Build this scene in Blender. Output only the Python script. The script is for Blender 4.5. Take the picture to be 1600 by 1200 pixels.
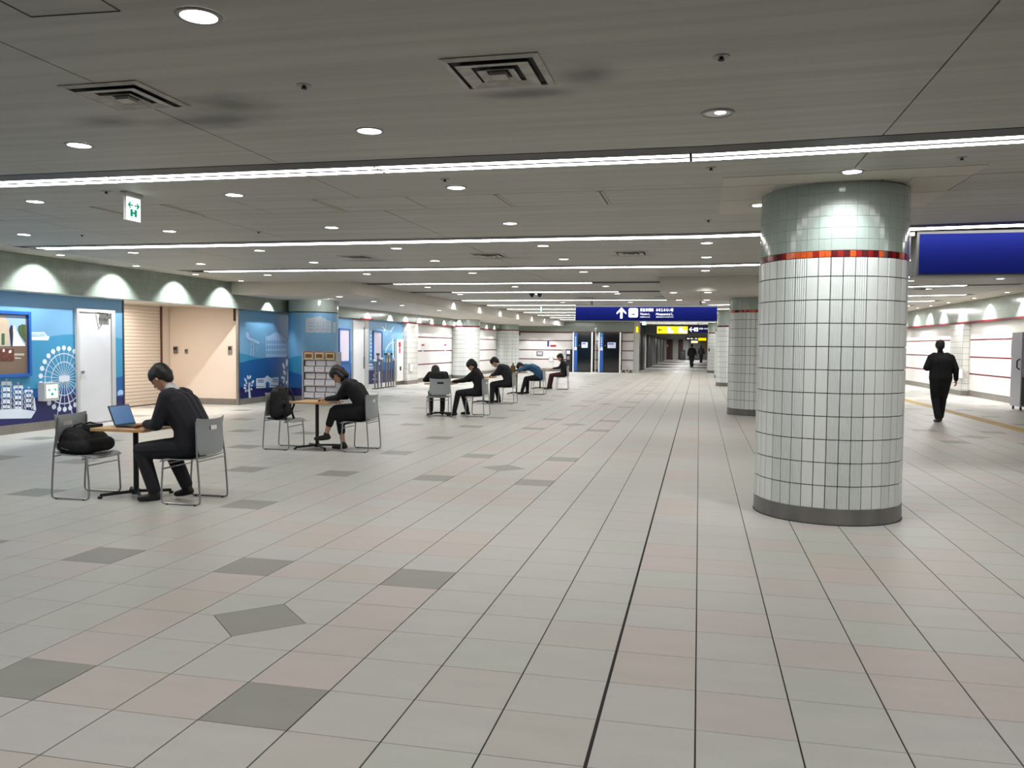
import bpy, bmesh, math, random
import numpy as np
from mathutils import Vector, Matrix
PI = math.pi
random.seed(7)
S = bpy.context.scene
for o in list(bpy.data.objects): bpy.data.objects.remove(o, do_unlink=True)
COL = S.collection

# ------------------------------------------------------------------ camera
F, YAW, PITCH, ROLL, H = 1302.0, .2205, .0470, .0098, 1.555
cy, sy = math.cos(YAW), math.sin(YAW)
fwd = Vector((-sy*math.cos(PITCH), cy*math.cos(PITCH), -math.sin(PITCH)))
r0 = Vector((cy, sy, 0)); u0 = r0.cross(fwd)
RT = math.cos(ROLL)*r0 + math.sin(ROLL)*u0
UP = -math.sin(ROLL)*r0 + math.cos(ROLL)*u0
cam = bpy.data.objects.new('camera', bpy.data.cameras.new('camera')); COL.objects.link(cam)
M4 = Matrix((RT, UP, -fwd)).transposed().to_4x4(); M4.translation = Vector((0, 0, H))
cam.matrix_world = M4
cam.data.sensor_width = 36; cam.data.lens = F/1600*36; cam.data.clip_start = .05; cam.data.clip_end = 400
S.camera = cam
# ------------------------------------------------------------------ world, view
W = bpy.data.worlds.new('world'); S.world = W; W.use_nodes = True
W.node_tree.nodes['Background'].inputs[0].default_value = (.75, .85, 1, 1)
W.node_tree.nodes['Background'].inputs[1].default_value = .05
S.view_settings.view_transform = 'Standard'; S.view_settings.look = 'None'
S.view_settings.gamma = 1; S.view_settings.use_curve_mapping = False
S.view_settings.exposure = 0.04
S.cycles.use_denoising = True
S.cycles.max_bounces = 6; S.cycles.diffuse_bounces = 4; S.cycles.glossy_bounces = 3
S.cycles.sample_clamp_indirect = 4; S.cycles.caustics_reflective = False; S.cycles.caustics_refractive = False
STRIP_E = 17.0       # radiance of the light lines
DOWN_E = 9.0         # radiance of the downlight lenses
WASH_W = 26.0        # wall washers, watts

def spot(name, loc, aim, watts, deg, blend=.4, col=(1, 1, .97), r=.03):
    l = bpy.data.lights.new(name, 'SPOT'); l.energy = watts; l.spot_size = math.radians(deg); l.spot_blend = blend
    l.color = col; l.shadow_soft_size = r
    o = bpy.data.objects.new(name, l); COL.objects.link(o); o.location = loc
    o.rotation_euler = (Vector(aim)-Vector(loc)).to_track_quat('-Z', 'Y').to_euler(); return o
def area(name, loc, aim, watts, sx, sy_, col=(1, 1, 1)):
    l = bpy.data.lights.new(name, 'AREA'); l.shape = 'RECTANGLE'; l.size = sx; l.size_y = sy_; l.energy = watts; l.color = col
    o = bpy.data.objects.new(name, l); COL.objects.link(o); o.location = loc
    o.rotation_euler = (Vector(aim)-Vector(loc)).to_track_quat('-Z', 'Y').to_euler(); return o

# ------------------------------------------------------------------ rays (photo pixel -> point on a real surface)
def ray(u, v): return RT*((u-800)/F) + UP*(-(v-600)/F) + fwd
def atZ(u, v, z=0.):
    d = ray(u, v); return d*((z-H)/d.z) + Vector((0, 0, H))
def atY(u, v, Y): d = ray(u, v); return d*(Y/d.y) + Vector((0, 0, H))
def atX(u, v, X): d = ray(u, v); return d*(X/d.x) + Vector((0, 0, H))
def atCyl(u, v, cx, cyy, r):
    d = ray(u, v); a = d.x**2+d.y**2; b = -2*(d.x*cx+d.y*cyy); c = cx*cx+cyy*cyy-r*r
    disc = max(0, b*b-4*a*c); t = (-b-math.sqrt(disc))/(2*a); return d*t + Vector((0, 0, H))
def CZ(x): return 2.97 + .018*max(0., x)      # the ceiling climbs slightly to the right

# ------------------------------------------------------------------ materials
MATS = {}
def lin(c): return tuple(((x/255)/12.92 if x/255 <= .04045 else (((x/255)+.055)/1.055)**2.4) for x in c)
def mat(name, col, rough=.5, metal=0., spec=.5, noise=0., nscale=8., emit=None, estr=0., bump=0., bscale=60., coat=0., stretch=(1, 1, 1)):
    if name in MATS: return MATS[name]
    m = bpy.data.materials.new(name); m.use_nodes = True; nt = m.node_tree; b = nt.nodes['Principled BSDF']
    c = lin(col) if max(col) > 1 else col
    b.inputs['Base Color'].default_value = (*c, 1); b.inputs['Roughness'].default_value = rough
    b.inputs['Metallic'].default_value = metal; b.inputs['Specular IOR Level'].default_value = spec
    if coat: b.inputs['Coat Weight'].default_value = coat; b.inputs['Coat Roughness'].default_value = .08
    if emit is not None:
        b.inputs['Emission Color'].default_value = (*(lin(emit) if max(emit) > 1 else emit), 1); b.inputs['Emission Strength'].default_value = estr
    if noise or bump:
        tc = nt.nodes.new('ShaderNodeNewGeometry'); mp = nt.nodes.new('ShaderNodeMapping'); mp.inputs['Scale'].default_value = stretch
        nt.links.new(tc.outputs['Position'], mp.inputs[0])
    if noise:
        n = nt.nodes.new('ShaderNodeTexNoise'); n.inputs['Scale'].default_value = nscale; n.inputs['Detail'].default_value = 4
        nt.links.new(mp.outputs[0], n.inputs[0])
        mr = nt.nodes.new('ShaderNodeMapRange'); mr.inputs[1].default_value = .3; mr.inputs[2].default_value = .7
        mr.inputs[3].default_value = 1-noise; mr.inputs[4].default_value = 1+noise*.6
        nt.links.new(n.outputs[0], mr.inputs[0])
        mx = nt.nodes.new('ShaderNodeVectorMath'); mx.operation = 'SCALE'; mx.inputs[0].default_value = c
        nt.links.new(mr.outputs[0], mx.inputs['Scale']); nt.links.new(mx.outputs[0], b.inputs['Base Color'])
    if bump:
        n2 = nt.nodes.new('ShaderNodeTexNoise'); n2.inputs['Scale'].default_value = bscale
        nt.links.new(mp.outputs[0], n2.inputs[0]); bp = nt.nodes.new('ShaderNodeBump'); bp.inputs['Strength'].default_value = bump
        bp.inputs['Distance'].default_value = .01
        nt.links.new(n2.outputs[0], bp.inputs['Height']); nt.links.new(bp.outputs[0], b.inputs['Normal'])
    MATS[name] = m; return m

def grid_mat(name, tile, joint, du, dv, w, axis, rough=.25, vary=.05, off=(0, 0)):
    """small square tiles with real joint colour; axis 'x' = wall in the YZ plane, 'y' = wall in the XZ plane"""
    if name in MATS: return MATS[name]
    m = bpy.data.materials.new(name); m.use_nodes = True; nt = m.node_tree; b = nt.nodes['Principled BSDF']
    b.inputs['Roughness'].default_value = rough
    g = nt.nodes.new('ShaderNodeNewGeometry'); s = nt.nodes.new('ShaderNodeSeparateXYZ'); nt.links.new(g.outputs['Position'], s.inputs[0])
    def math_(op, a, bb=None, c=None):
        n = nt.nodes.new('ShaderNodeMath'); n.operation = op
        for i, x in enumerate((a, bb, c)):
            if x is None: continue
            if isinstance(x, (int, float)): n.inputs[i].default_value = x
            else: nt.links.new(x, n.inputs[i])
        return n.outputs[0]
    U = s.outputs[1] if axis == 'x' else s.outputs[0]; V = s.outputs[2]
    uu = math_('DIVIDE', math_('ADD', U, off[0]+100*du), du); vv = math_('DIVIDE', math_('ADD', V, off[1]+10*dv), dv)
    fu = math_('FRACT', uu); fv = math_('FRACT', vv)
    ju = math_('LESS_THAN', fu, w/du); jv = math_('LESS_THAN', fv, w/dv); j = math_('MAXIMUM', ju, jv)
    cu = math_('FLOOR', uu); cv = math_('FLOOR', vv)
    cb = nt.nodes.new('ShaderNodeCombineXYZ'); nt.links.new(cu, cb.inputs[0]); nt.links.new(cv, cb.inputs[1])
    wn = nt.nodes.new('ShaderNodeTexWhiteNoise'); nt.links.new(cb.outputs[0], wn.inputs[0])
    k = math_('MULTIPLY_ADD', wn.outputs[0], vary*2, 1-vary)
    sc = nt.nodes.new('ShaderNodeVectorMath'); sc.operation = 'SCALE'; sc.inputs[0].default_value = lin(tile); nt.links.new(k, sc.inputs['Scale'])
    mx = nt.nodes.new('ShaderNodeMix'); mx.data_type = 'RGBA'; nt.links.new(j, mx.inputs[0]); nt.links.new(sc.outputs[0], mx.inputs[6])
    mx.inputs[7].default_value = (*lin(joint), 1); nt.links.new(mx.outputs[2], b.inputs['Base Color'])
    MATS[name] = m; return m

m_white = mat('white_paint', (222, 220, 216), .45)
m_door = mat('door_paint', (214, 214, 218), .4, noise=.03, nscale=3)
m_frame = mat('door_frame_paint', (190, 190, 188), .4)
m_black = mat('black_plastic', (20, 20, 22), .45)
m_dark = mat('dark_recess', (38, 38, 42), .7)
m_chdark = mat('light_channel_paint', (62, 60, 62), .5)
m_strip = mat('light_line', (255, 255, 255), .5, emit=(1, .985, .965), estr=STRIP_E)
m_lens = mat('downlight_lens', (255, 255, 255), .5, emit=(1, 1, .98), estr=DOWN_E)
m_lens_dim = mat('downlight_reflector', (200, 202, 205), .15, metal=.8)
m_ring = mat('downlight_ring', (150, 150, 146), .4)
m_steel = mat('brushed_steel', (150, 148, 143), .33, metal=.85, noise=.12, nscale=6, stretch=(1, 1, .15))
m_base = mat('stone_baseboard', (128, 122, 114), .4, noise=.12, nscale=5)
m_basej = mat('baseboard_joint', (70, 66, 60), .6)
m_colbase = mat('pillar_base_stone', (112, 110, 106), .35, noise=.25, nscale=7, stretch=(1, 1, .25))
m_grout = mat('dark_grout', (34, 34, 34), .9)
m_lgrout = mat('pale_grout', (150, 158, 152), .8)
m_fgrout = mat('floor_grout', (40, 37, 34), .9)
m_wtile = mat('white_ceramic', (224, 228, 224), .18, spec=.5, noise=.03, nscale=2)
m_wtile2 = mat('white_fluted_ceramic', (214, 219, 215), .3, spec=.5, noise=.03, nscale=2)
m_gtile = mat('sage_green_ceramic', (158, 170, 162), .12, spec=.6, noise=.04, nscale=3)
m_or = mat('orange_glass_tile', (205, 84, 30), .15, noise=.15, nscale=30)
m_re = mat('red_glass_tile', (140, 26, 22), .15, noise=.15, nscale=30)
m_ma = mat('maroon_glass_tile', (84, 18, 22), .15)
m_mosaic_line = mat('red_mosaic', (104, 16, 26), .5, spec=.2, noise=.35, nscale=26)
m_gbulk = grid_mat('sage_green_wall_tile', (140, 150, 140), (116, 126, 117), .1, .1, .003, 'x', rough=.17, vary=.05)
m_gbulk_y = grid_mat('sage_green_wall_tile_front', (140, 150, 140), (116, 126, 117), .1, .1, .003, 'y', rough=.17, vary=.05)
m_pil_x = grid_mat('pilaster_tile', (222, 220, 214), (120, 120, 118), .2, .2, .009, 'x', rough=.2, vary=.03)
m_pil_y = grid_mat('pilaster_tile_front', (222, 220, 214), (120, 120, 118), .2, .2, .009, 'y', rough=.2, vary=.03)
m_panel = mat('glossy_white_panel', (240, 236, 234), .12, spec=.5)
m_soffit = mat('soffit_paint', (206, 201, 192), .6)
m_cream = mat('cream_ceiling_paint', (196, 190, 178), .6)
m_ceil_back = mat('ceiling_void', (30, 30, 30), .9)
m_beige = mat('beige_panel', (228, 212, 198), .5)
m_beige_j = mat('shutter_slat_paint', (226, 212, 200), .4)
m_brown = mat('brown_door', (92, 52, 40), .5)
m_greyw = mat('grey_metal_wall', (120, 120, 116), .4, noise=.06, nscale=2)
m_dgrey = mat('dark_grey_metal', (62, 63, 62), .45)
m_farceil = mat('dark_low_ceiling', (84, 82, 80), .7)
m_blue_sign = mat('blue_sign_face', (5, 17, 88), .6, spec=.1, emit=(2, 12, 110), estr=.05)
m_sign_edge = mat('sign_casing', (98, 98, 98), .4, metal=.3)
m_sign_white = mat('sign_lettering', (255, 255, 255), .5, emit=(1, 1, 1), estr=.9)
m_sign_black = mat('sign_black', (16, 16, 24), .5)
m_yel = mat('yellow_lit_sign', (255, 220, 0), .5, emit=(1, .80, .0), estr=.95)
m_exit = mat('exit_light_face', (240, 255, 250), .5, emit=(.86, 1, .96), estr=1.6)
m_green = mat('exit_green', (0, 140, 100), .5, emit=(0, .28, .17), estr=.6)
m_wood = mat('oak_table_top', (205, 160, 104), .4, noise=.14, nscale=5, stretch=(1, 7, 1))
m_shell = mat('grey_chair_plastic', (148, 153, 154), .38, spec=.5)
m_tube = mat('silver_chair_tube', (158, 158, 158), .3, metal=.75)
m_rubber = mat('black_rubber_glide', (24, 24, 24), .7)
m_bag = mat('black_nylon', (17, 17, 20), .75, bump=.4, bscale=35)
m_bag2 = mat('black_strap_webbing', (26, 26, 29), .7)
m_suit = mat('dark_navy_suit', (19, 21, 30), .8, bump=.3, bscale=20)
m_suit2 = mat('black_suit', (14, 14, 17), .85, bump=.3, bscale=20)
m_cloth_b = mat('black_clothes', (16, 17, 20), .9, bump=.3, bscale=20)
m_cloth_g = mat('charcoal_coat', (33, 33, 38), .9, bump=.3, bscale=20)
m_bluejk = mat('blue_jacket', (44, 92, 128), .75, bump=.3, bscale=20)
m_trs = mat('dark_trousers', (24, 25, 31), .85)
m_maroon = mat('maroon_trousers', (70, 36, 42), .85)
m_shoe = mat('black_leather_shoe', (14, 13, 13), .35)
m_skin = mat('skin', (196, 150, 124), .55)
m_hair = mat('black_hair', (18, 16, 16), .5, bump=.6, bscale=90)
m_shirt = mat('white_shirt', (205, 205, 208), .7)
m_lip = mat('lip', (160, 96, 86), .5)
m_eye = mat('dark_eye', (22, 18, 16), .3)
m_screen = mat('laptop_screen', (70, 105, 150), .2, emit=(66, 108, 158), estr=.55)
m_poster = mat('framed_paper', (214, 206, 222), .35)
m_bframe = mat('blue_poster_frame', (28, 92, 172), .35)
m_sky = mat('mural_sky_blue', (112, 162, 200), .4)
m_mid = mat('mural_mid_blue', (58, 140, 182), .4)
m_deep = mat('mural_deep_blue', (28, 90, 156), .4)
m_navy = mat('mural_navy', (24, 28, 92), .4)
m_mw = mat('mural_white_print', (216, 226, 240), .4)
m_mlt = mat('mural_pale_blue_print', (168, 200, 232), .4)
m_yguide = mat('yellow_tactile_line', (186, 158, 96), .6, noise=.1, nscale=20)

def floor_mat(name, col, vary=.05):
    m = bpy.data.materials.new(name); m.use_nodes = True; nt = m.node_tree; b = nt.nodes['Principled BSDF']
    g = nt.nodes.new('ShaderNodeNewGeometry')
    n = nt.nodes.new('ShaderNodeTexNoise'); n.inputs['Scale'].default_value = 2.6; n.inputs['Detail'].default_value = 5
    n2 = nt.nodes.new('ShaderNodeTexNoise'); n2.inputs['Scale'].default_value = 130
    mp = nt.nodes.new('ShaderNodeMapping'); mp.inputs['Scale'].default_value = (1, 3, 1)
    nt.links.new(g.outputs['Position'], mp.inputs[0]); nt.links.new(mp.outputs[0], n.inputs[0]); nt.links.new(g.outputs['Position'], n2.inputs[0])
    sn = nt.nodes.new('ShaderNodeVectorMath'); sn.operation = 'SNAP'; sn.inputs[1].default_value = (.4, .4, 10)
    ad = nt.nodes.new('ShaderNodeVectorMath'); ad.operation = 'ADD'; ad.inputs[1].default_value = (40-.0146, 40-3.3986, 5)
    nt.links.new(g.outputs['Position'], ad.inputs[0]); nt.links.new(ad.outputs[0], sn.inputs[0])
    wn = nt.nodes.new('ShaderNodeTexWhiteNoise'); nt.links.new(sn.outputs[0], wn.inputs[0])
    # per-tile hue drift between a greenish and a rosier batch
    mx0 = nt.nodes.new('ShaderNodeMix'); mx0.data_type = 'RGBA'
    c = Vector(lin(col)); mx0.inputs[6].default_value = (c.x*.982, c.y*1.0, c.z*.978, 1); mx0.inputs[7].default_value = (c.x*1.02, c.y*.99, c.z*1.02, 1)
    nt.links.new(wn.outputs[0], mx0.inputs[0])
    def mr(src, a, b2, lo=0., hi=1.):
        q = nt.nodes.new('ShaderNodeMapRange'); q.inputs[1].default_value = lo; q.inputs[2].default_value = hi; q.inputs[3].default_value = a; q.inputs[4].default_value = b2
        nt.links.new(src, q.inputs[0]); return q.outputs[0]
    k1 = mr(n.outputs[0], 1-vary*1.2, 1+vary, .3, .7); k2 = mr(n2.outputs[0], .97, 1.03, .3, .7)
    mu = nt.nodes.new('ShaderNodeMath'); mu.operation = 'MULTIPLY'; nt.links.new(k1, mu.inputs[0]); nt.links.new(k2, mu.inputs[1])
    sc = nt.nodes.new('ShaderNodeVectorMath'); sc.operation = 'SCALE'; nt.links.new(mx0.outputs[2], sc.inputs[0]); nt.links.new(mu.outputs[0], sc.inputs['Scale'])
    nt.links.new(sc.outputs[0], b.inputs['Base Color'])
    nt.links.new(mr(n.outputs[0], .36, .5, .3, .7), b.inputs['Roughness'])
    b.inputs['Specular IOR Level'].default_value = .45
    return m
FT = [floor_mat('pale_floor_tile', (185, 184, 177)), floor_mat('rosy_floor_tile', (188, 179, 171)),
      floor_mat('dark_floor_tile', (142, 141, 132), .1), floor_mat('beige_floor_tile', (186, 180, 173))]

def ceil_mat():
    m = bpy.data.materials.new('grey_ceiling_panel'); m.use_nodes = True; nt = m.node_tree; b = nt.nodes['Principled BSDF']
    b.inputs['Roughness'].default_value = .55
    g = nt.nodes.new('ShaderNodeNewGeometry'); mp = nt.nodes.new('ShaderNodeMapping'); mp.inputs['Scale'].default_value = (.25, 9, 1)
    n = nt.nodes.new('ShaderNodeTexNoise'); n.inputs['Scale'].default_value = 1.2; n.inputs['Detail'].default_value = 3
    nt.links.new(g.outputs['Position'], mp.inputs[0]); nt.links.new(mp.outputs[0], n.inputs[0])
    q = nt.nodes.new('ShaderNodeMapRange'); q.inputs[1].default_value = .3; q.inputs[2].default_value = .7; q.inputs[3].default_value = .88; q.inputs[4].default_value = 1.1
    nt.links.new(n.outputs[0], q.inputs[0])
    # soot smudges blown out of the air diffusers
    out = q.outputs[0]
    for (x, y, rx, ry) in [(-3.05, 4.85, .55, .22), (-3.75, 4.75, .35, .16), (-2.75, 4.55, .4, .3), (-1.0, 4.68, .4, .12), (-.6, 4.4, .22, .25), (-5.6, 4.9, .6, .22), (-3.2, 13.3, .6, .2), (-1.1, 13.2, .5, .2), (-5.5, 13.4, .6, .2)]:
        mp2 = nt.nodes.new('ShaderNodeMapping'); mp2.vector_type = 'POINT'
        mp2.inputs['Scale'].default_value = (1/rx, 1/ry, 0); mp2.inputs['Location'].default_value = (-x/rx, -y/ry, 0)
        nt.links.new(g.outputs['Position'], mp2.inputs[0])
        ln = nt.nodes.new('ShaderNodeVectorMath'); ln.operation = 'LENGTH'; nt.links.new(mp2.outputs[0], ln.inputs[0])
        nn = nt.nodes.new('ShaderNodeTexNoise'); nn.inputs['Scale'].default_value = 3.5; nt.links.new(g.outputs['Position'], nn.inputs[0])
        ad = nt.nodes.new('ShaderNodeMath'); ad.operation = 'MULTIPLY_ADD'; nt.links.new(nn.outputs[0], ad.inputs[0]); ad.inputs[1].default_value = .9; nt.links.new(ln.outputs['Value'], ad.inputs[2])
        r = nt.nodes.new('ShaderNodeMapRange'); r.interpolation_type = 'SMOOTHSTEP'; r.inputs[1].default_value = .45; r.inputs[2].default_value = 1.6; r.inputs[3].default_value = .42; r.inputs[4].default_value = 1
        nt.links.new(ad.outputs[0], r.inputs[0])
        mu = nt.nodes.new('ShaderNodeMath'); mu.operation = 'MULTIPLY'; nt.links.new(out, mu.inputs[0]); nt.links.new(r.outputs[0], mu.inputs[1]); out = mu.outputs[0]
    sc = nt.nodes.new('ShaderNodeVectorMath'); sc.operation = 'SCALE'; sc.inputs[0].default_value = lin((178, 177, 170)); nt.links.new(out, sc.inputs['Scale'])
    nt.links.new(sc.outputs[0], b.inputs['Base Color']); return m
m_ceil = ceil_mat()

# ------------------------------------------------------------------ mesh helpers
class MB:
    """collects shapes, then links them as ONE mesh object"""
    def __init__(s): s.v = []; s.f = []; s.m = []; s.mats = []
    def mi(s, m):
        if m not in s.mats: s.mats.append(m)
        return s.mats.index(m)
    def add(s, vs, fs, m):
        o = len(s.v); s.v += [tuple(v) for v in vs]; k = s.mi(m)
        for f in fs: s.f.append(tuple(i+o for i in f)); s.m.append(k)
    def box(s, x0, x1, y0, y1, z0, z1, m, rot=0, piv=None):
        vs = [(x, y, z) for z in (z0, z1) for y in (y0, y1) for x in (x0, x1)]
        if rot:
            px_, py_ = piv or ((x0+x1)/2, (y0+y1)/2); c, n = math.cos(rot), math.sin(rot)
            vs = [(px_+(x-px_)*c-(y-py_)*n, py_+(x-px_)*n+(y-py_)*c, z) for x, y, z in vs]
        s.add(vs, [(0, 2, 3, 1), (4, 5, 7, 6), (0, 1, 5, 4), (2, 6, 7, 3), (0, 4, 6, 2), (1, 3, 7, 5)], m); return s
    def prism(s, pts, d, m):
        """pts: 3D polygon, extruded by vector d"""
        n = len(pts); d = Vector(d); a = [Vector(p) for p in pts]; b = [p+d for p in a]
        s.add(a+b, [tuple(range(n))[::-1], tuple(range(n, 2*n))]+[(i, (i+1) % n, n+(i+1) % n, n+i) for i in range(n)], m); return s
    def cyl(s, p, q, r, m, n=12, r2=None, cap=True):
        p, q = Vector(p), Vector(q); r2 = r if r2 is None else r2
        w = (q-p).normalized(); a = w.orthogonal().normalized(); b = w.cross(a)
        vs = [p+(a*math.cos(t)+b*math.sin(t))*r for t in [2*PI*i/n for i in range(n)]]+[q+(a*math.cos(t)+b*math.sin(t))*r2 for t in [2*PI*i/n for i in range(n)]]
        fs = [(i, (i+1) % n, n+(i+1) % n, n+i) for i in range(n)]
        if cap: fs += [tuple(range(n))[::-1], tuple(range(n, 2*n))]
        s.add(vs, fs, m); return s
    def tube(s, pts, r, m, n=8):
        pts = [Vector(p) for p in pts]; rings = []; a = None
        for i, p in enumerate(pts):
            t = (pts[min(i+1, len(pts)-1)]-pts[max(i-1, 0)]).normalized()
            if a is None: a = t.orthogonal().normalized()
            else: a = (a-t*a.dot(t)).normalized()
            b = t.cross(a); rings.append([p+(a*math.cos(2*PI*k/n)+b*math.sin(2*PI*k/n))*r for k in range(n)])
        vs = [v for rg in rings for v in rg]; fs = []
        for i in range(len(rings)-1):
            fs += [(i*n+k, i*n+(k+1) % n, (i+1)*n+(k+1) % n, (i+1)*n+k) for k in range(n)]
        fs += [tuple(range(n))[::-1], tuple(range((len(rings)-1)*n, len(rings)*n))]
        s.add(vs, fs, m); return s
    def disc(s, c, r, m, n=24, dz=0, r2=None):
        """ring or disc facing down"""
        c = Vector(c)
        if r2 is None: s.add([c+Vector((math.cos(-2*PI*i/n)*r, math.sin(-2*PI*i/n)*r, 0)) for i in range(n)], [tuple(range(n))], m)
        else:
            A = [c+Vector((math.cos(-2*PI*i/n)*r, math.sin(-2*PI*i/n)*r, 0)) for i in range(n)]; B = [c+Vector((math.cos(-2*PI*i/n)*r2, math.sin(-2*PI*i/n)*r2, dz)) for i in range(n)]
            s.add(A+B, [(i, (i+1) % n, n+(i+1) % n, n+i) for i in range(n)], m)
        return s
    def mesh(s, name):
        me = bpy.data.meshes.new(name); me.from_pydata(s.v, [], s.f)
        for m in s.mats: me.materials.append(m)
        me.polygons.foreach_set('material_index', s.m); me.update(); return me
    def build(s, name, parent=None, smooth=False, fix=True, loc=None):
        me = s.mesh(name)
        if fix:
            bm = bmesh.new(); bm.from_mesh(me); bmesh.ops.recalc_face_normals(bm, faces=bm.faces); bm.to_mesh(me); bm.free()
        if smooth:
            for p in me.polygons: p.use_smooth = True
            me.set_sharp_from_angle(angle=math.radians(40))
        return link(name, me, parent, loc)
def link(name, me, parent=None, loc=None):
    o = bpy.data.objects.new(name, me); COL.objects.link(o)
    if parent is not None:
        o.parent = parent
        if loc is None: o.matrix_parent_inverse = Matrix.Identity(4)
    if loc is not None: o.location = loc
    return o
def empty(name, loc, rz=0.):
    o = bpy.data.objects.new(name, None); COL.objects.link(o); o.location = loc; o.rotation_euler = (0, 0, rz); o.empty_display_size = .1; return o
def tag(o, label, cat, group=None, kind=None):
    o['label'] = label; o['category'] = cat
    if group: o['group'] = group
    if kind: o['kind'] = kind
    return o
def sub(ch, par):
    ch.location = Vector(ch.location)-Vector(par.location); ch.parent = par; return ch
def struct(o): o['kind'] = 'structure'; return o
def copy_tree(o, parent=None):
    c = o.copy(); COL.objects.link(c); c.parent = parent
    for ch in list(o.children): copy_tree(ch, c)
    return c
def rr(x0, x1, y0, y1, r, n=4):
    """rounded rectangle outline in 2D"""
    out = []
    for cx, cyy, a0 in ((x1-r, y1-r, 0), (x0+r, y1-r, 90), (x0+r, y0+r, 180), (x1-r, y0+r, 270)):
        for i in range(n+1):
            a = math.radians(a0+90*i/n); out.append((cx+r*math.cos(a), cyy+r*math.sin(a)))
    return out
def text_mesh(txt, size, depth=.002, font=None):
    cu = bpy.data.curves.new('txt', 'FONT'); cu.body = txt; cu.size = size; cu.extrude = depth; cu.resolution_u = 3
    ob = bpy.data.objects.new('txt', cu); COL.objects.link(ob); bpy.context.view_layer.update()
    me = bpy.data.meshes.new_from_object(ob.evaluated_get(bpy.context.evaluated_depsgraph_get()))
    bpy.data.objects.remove(ob, do_unlink=True); return me
def put_text(txt, height, width, origin, ux, uz, m, name, parent, depth=.002):
    """text fitted to a box: origin lower left, ux right, uz up"""
    me = text_mesh(txt, 1, .0)
    co = np.empty(len(me.vertices)*3); me.vertices.foreach_get('co', co); co = co.reshape(-1, 3)
    if len(co) == 0: return None
    mn, mxx = co.min(0), co.max(0); ux, uz = Vector(ux), Vector(uz); nn = ux.cross(uz)
    ox = Vector(origin)
    new = [ox+ux*float((c[0]-mn[0])/(mxx[0]-mn[0])*width)+uz*float((c[1]-mn[1])/(mxx[1]-mn[1])*height) for c in co]
    me.vertices.foreach_set('co', [x for v in new for x in v]); me.materials.clear(); me.materials.append(m); me.update()
    return link(name, me, parent)

# ------------------------------------------------------------------ FLOOR
GX, GY, T = .0146, 3.3986, .4
GAP = .0018; GAPX = .0032
floor = MB().box(-16, 14, -4, 125, -.12, -.004, m_fgrout).build('floor'); struct(floor)
def tile_kind(i, j):
    jm = j % 15
    if i in (-5, -8):
        if jm in (4, 14): return 2
        if jm in (0, 1, 2, 3): return 1
        if jm in (6, 7, 11, 12): return 1
    if i in (-6, -7):
        if jm in (4, 14, 6, 7, 11, 12): return 1
        return 0
    if i in (10, 13) and jm in (4, 14): return 2
    if i in (10, 13) and jm < 4: return 1
    if (i <= -11 and (i+11) % 3 == 0) or i in (16, 19):
        if j % 5 == 4 and not (i in (-14,) and jm == 9) and not (i == -17 and jm == 14): return 2
    if i == -1 and j % 5 in (1, 2): return 1
    if i in (2, 3) and (j % 5 in (1, 2)): return 1
    if i in (4, 5, 8) and j % 5 == 1: return 3
    h = (i*7919+j*104729) % 97
    if i > 2: return 3 if h < 34 else 0
    return 3 if h < 12 else (1 if h == 50 else 0)
def solid(i, j):   # which cells are outside the walkable hall
    x, y = GX+T*(i+.5), GY+T*(j+.5)
    if x < -11.3 and not (y > 14.3 and y < 18.9 and x > -13.2): return True
    if x > 9.3: return True
    if y > 49.6 and x < -4.3: return True
    return False
diam = {(-7, 1): (1, 1), (-6, 1): (0, 1), (-7, 2): (1, 0), (-6, 2): (0, 0)}   # corner of the cell that meets the diamond
def tile_geo(x0, x1, y0, y1, corner=None):
    """top face with a small chamfer; corner = cut for a diamond (cx, cy in 0/1)"""
    P = [(x0, y0), (x1, y0), (x1, y1), (x0, y1)]
    if corner is not None:
        k = {(0, 0): 0, (1, 0): 1, (1, 1): 2, (0, 1): 3}[corner]; c = DC-GAP
        p = P[k]; a = P[(k-1) % 4]; b = P[(k+1) % 4]
        def mv(p, q, d): l = math.hypot(q[0]-p[0], q[1]-p[1]); return (p[0]+(q[0]-p[0])*d/l, p[1]+(q[1]-p[1])*d/l)
        P = P[:k]+[mv(p, a, c), mv(p, b, c)]+P[k+1:]
    cx = sum(p[0] for p in P)/len(P); cyy = sum(p[1] for p in P)/len(P); n = len(P)
    def sh(p, d): return (p[0]-math.copysign(d, p[0]-cx), p[1]-math.copysign(d, p[1]-cyy))
    top = [(*sh(p, .0012), 0.) for p in P]; mid = [(*p, -.0014) for p in P]; bot = [(*p, -.006) for p in P]
    fs = [tuple(range(n))]+[(n+i, n+(i+1) % n, (i+1) % n, i) for i in range(n)]+[(2*n+i, 2*n+(i+1) % n, n+(i+1) % n, n+i) for i in range(n)]
    return top+mid+bot, fs
DC = .285
base_tiles = [None]*4
for k in range(4):
    b = MB(); vs, fs = tile_geo(GAPX, T-GAPX, GAP, T-GAP); b.add(vs, fs, FT[k]); base_tiles[k] = b.mesh('floor_tile')
cells = []
for i in range(-34, 24):
    for j in range(-14, 290):
        if solid(i, j): continue
        x, y = GX+T*(i+.5), GY+T*(j+.5)
        c = (Vector((x, y, 0))-Vector((0, 0, H))); dz = c.dot(fwd)
        if dz < .8: continue
        u = 800+F*c.dot(RT)/dz; v = 600-F*c.dot(UP)/dz
        if u < -700 or u > 2300 or v > 1420: continue
        cells.append((dz, i, j, -60 < u < 1660 and v < 1260))
cells.sort()
nt_ = 0; rest = MB()
EXP = .008
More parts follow.
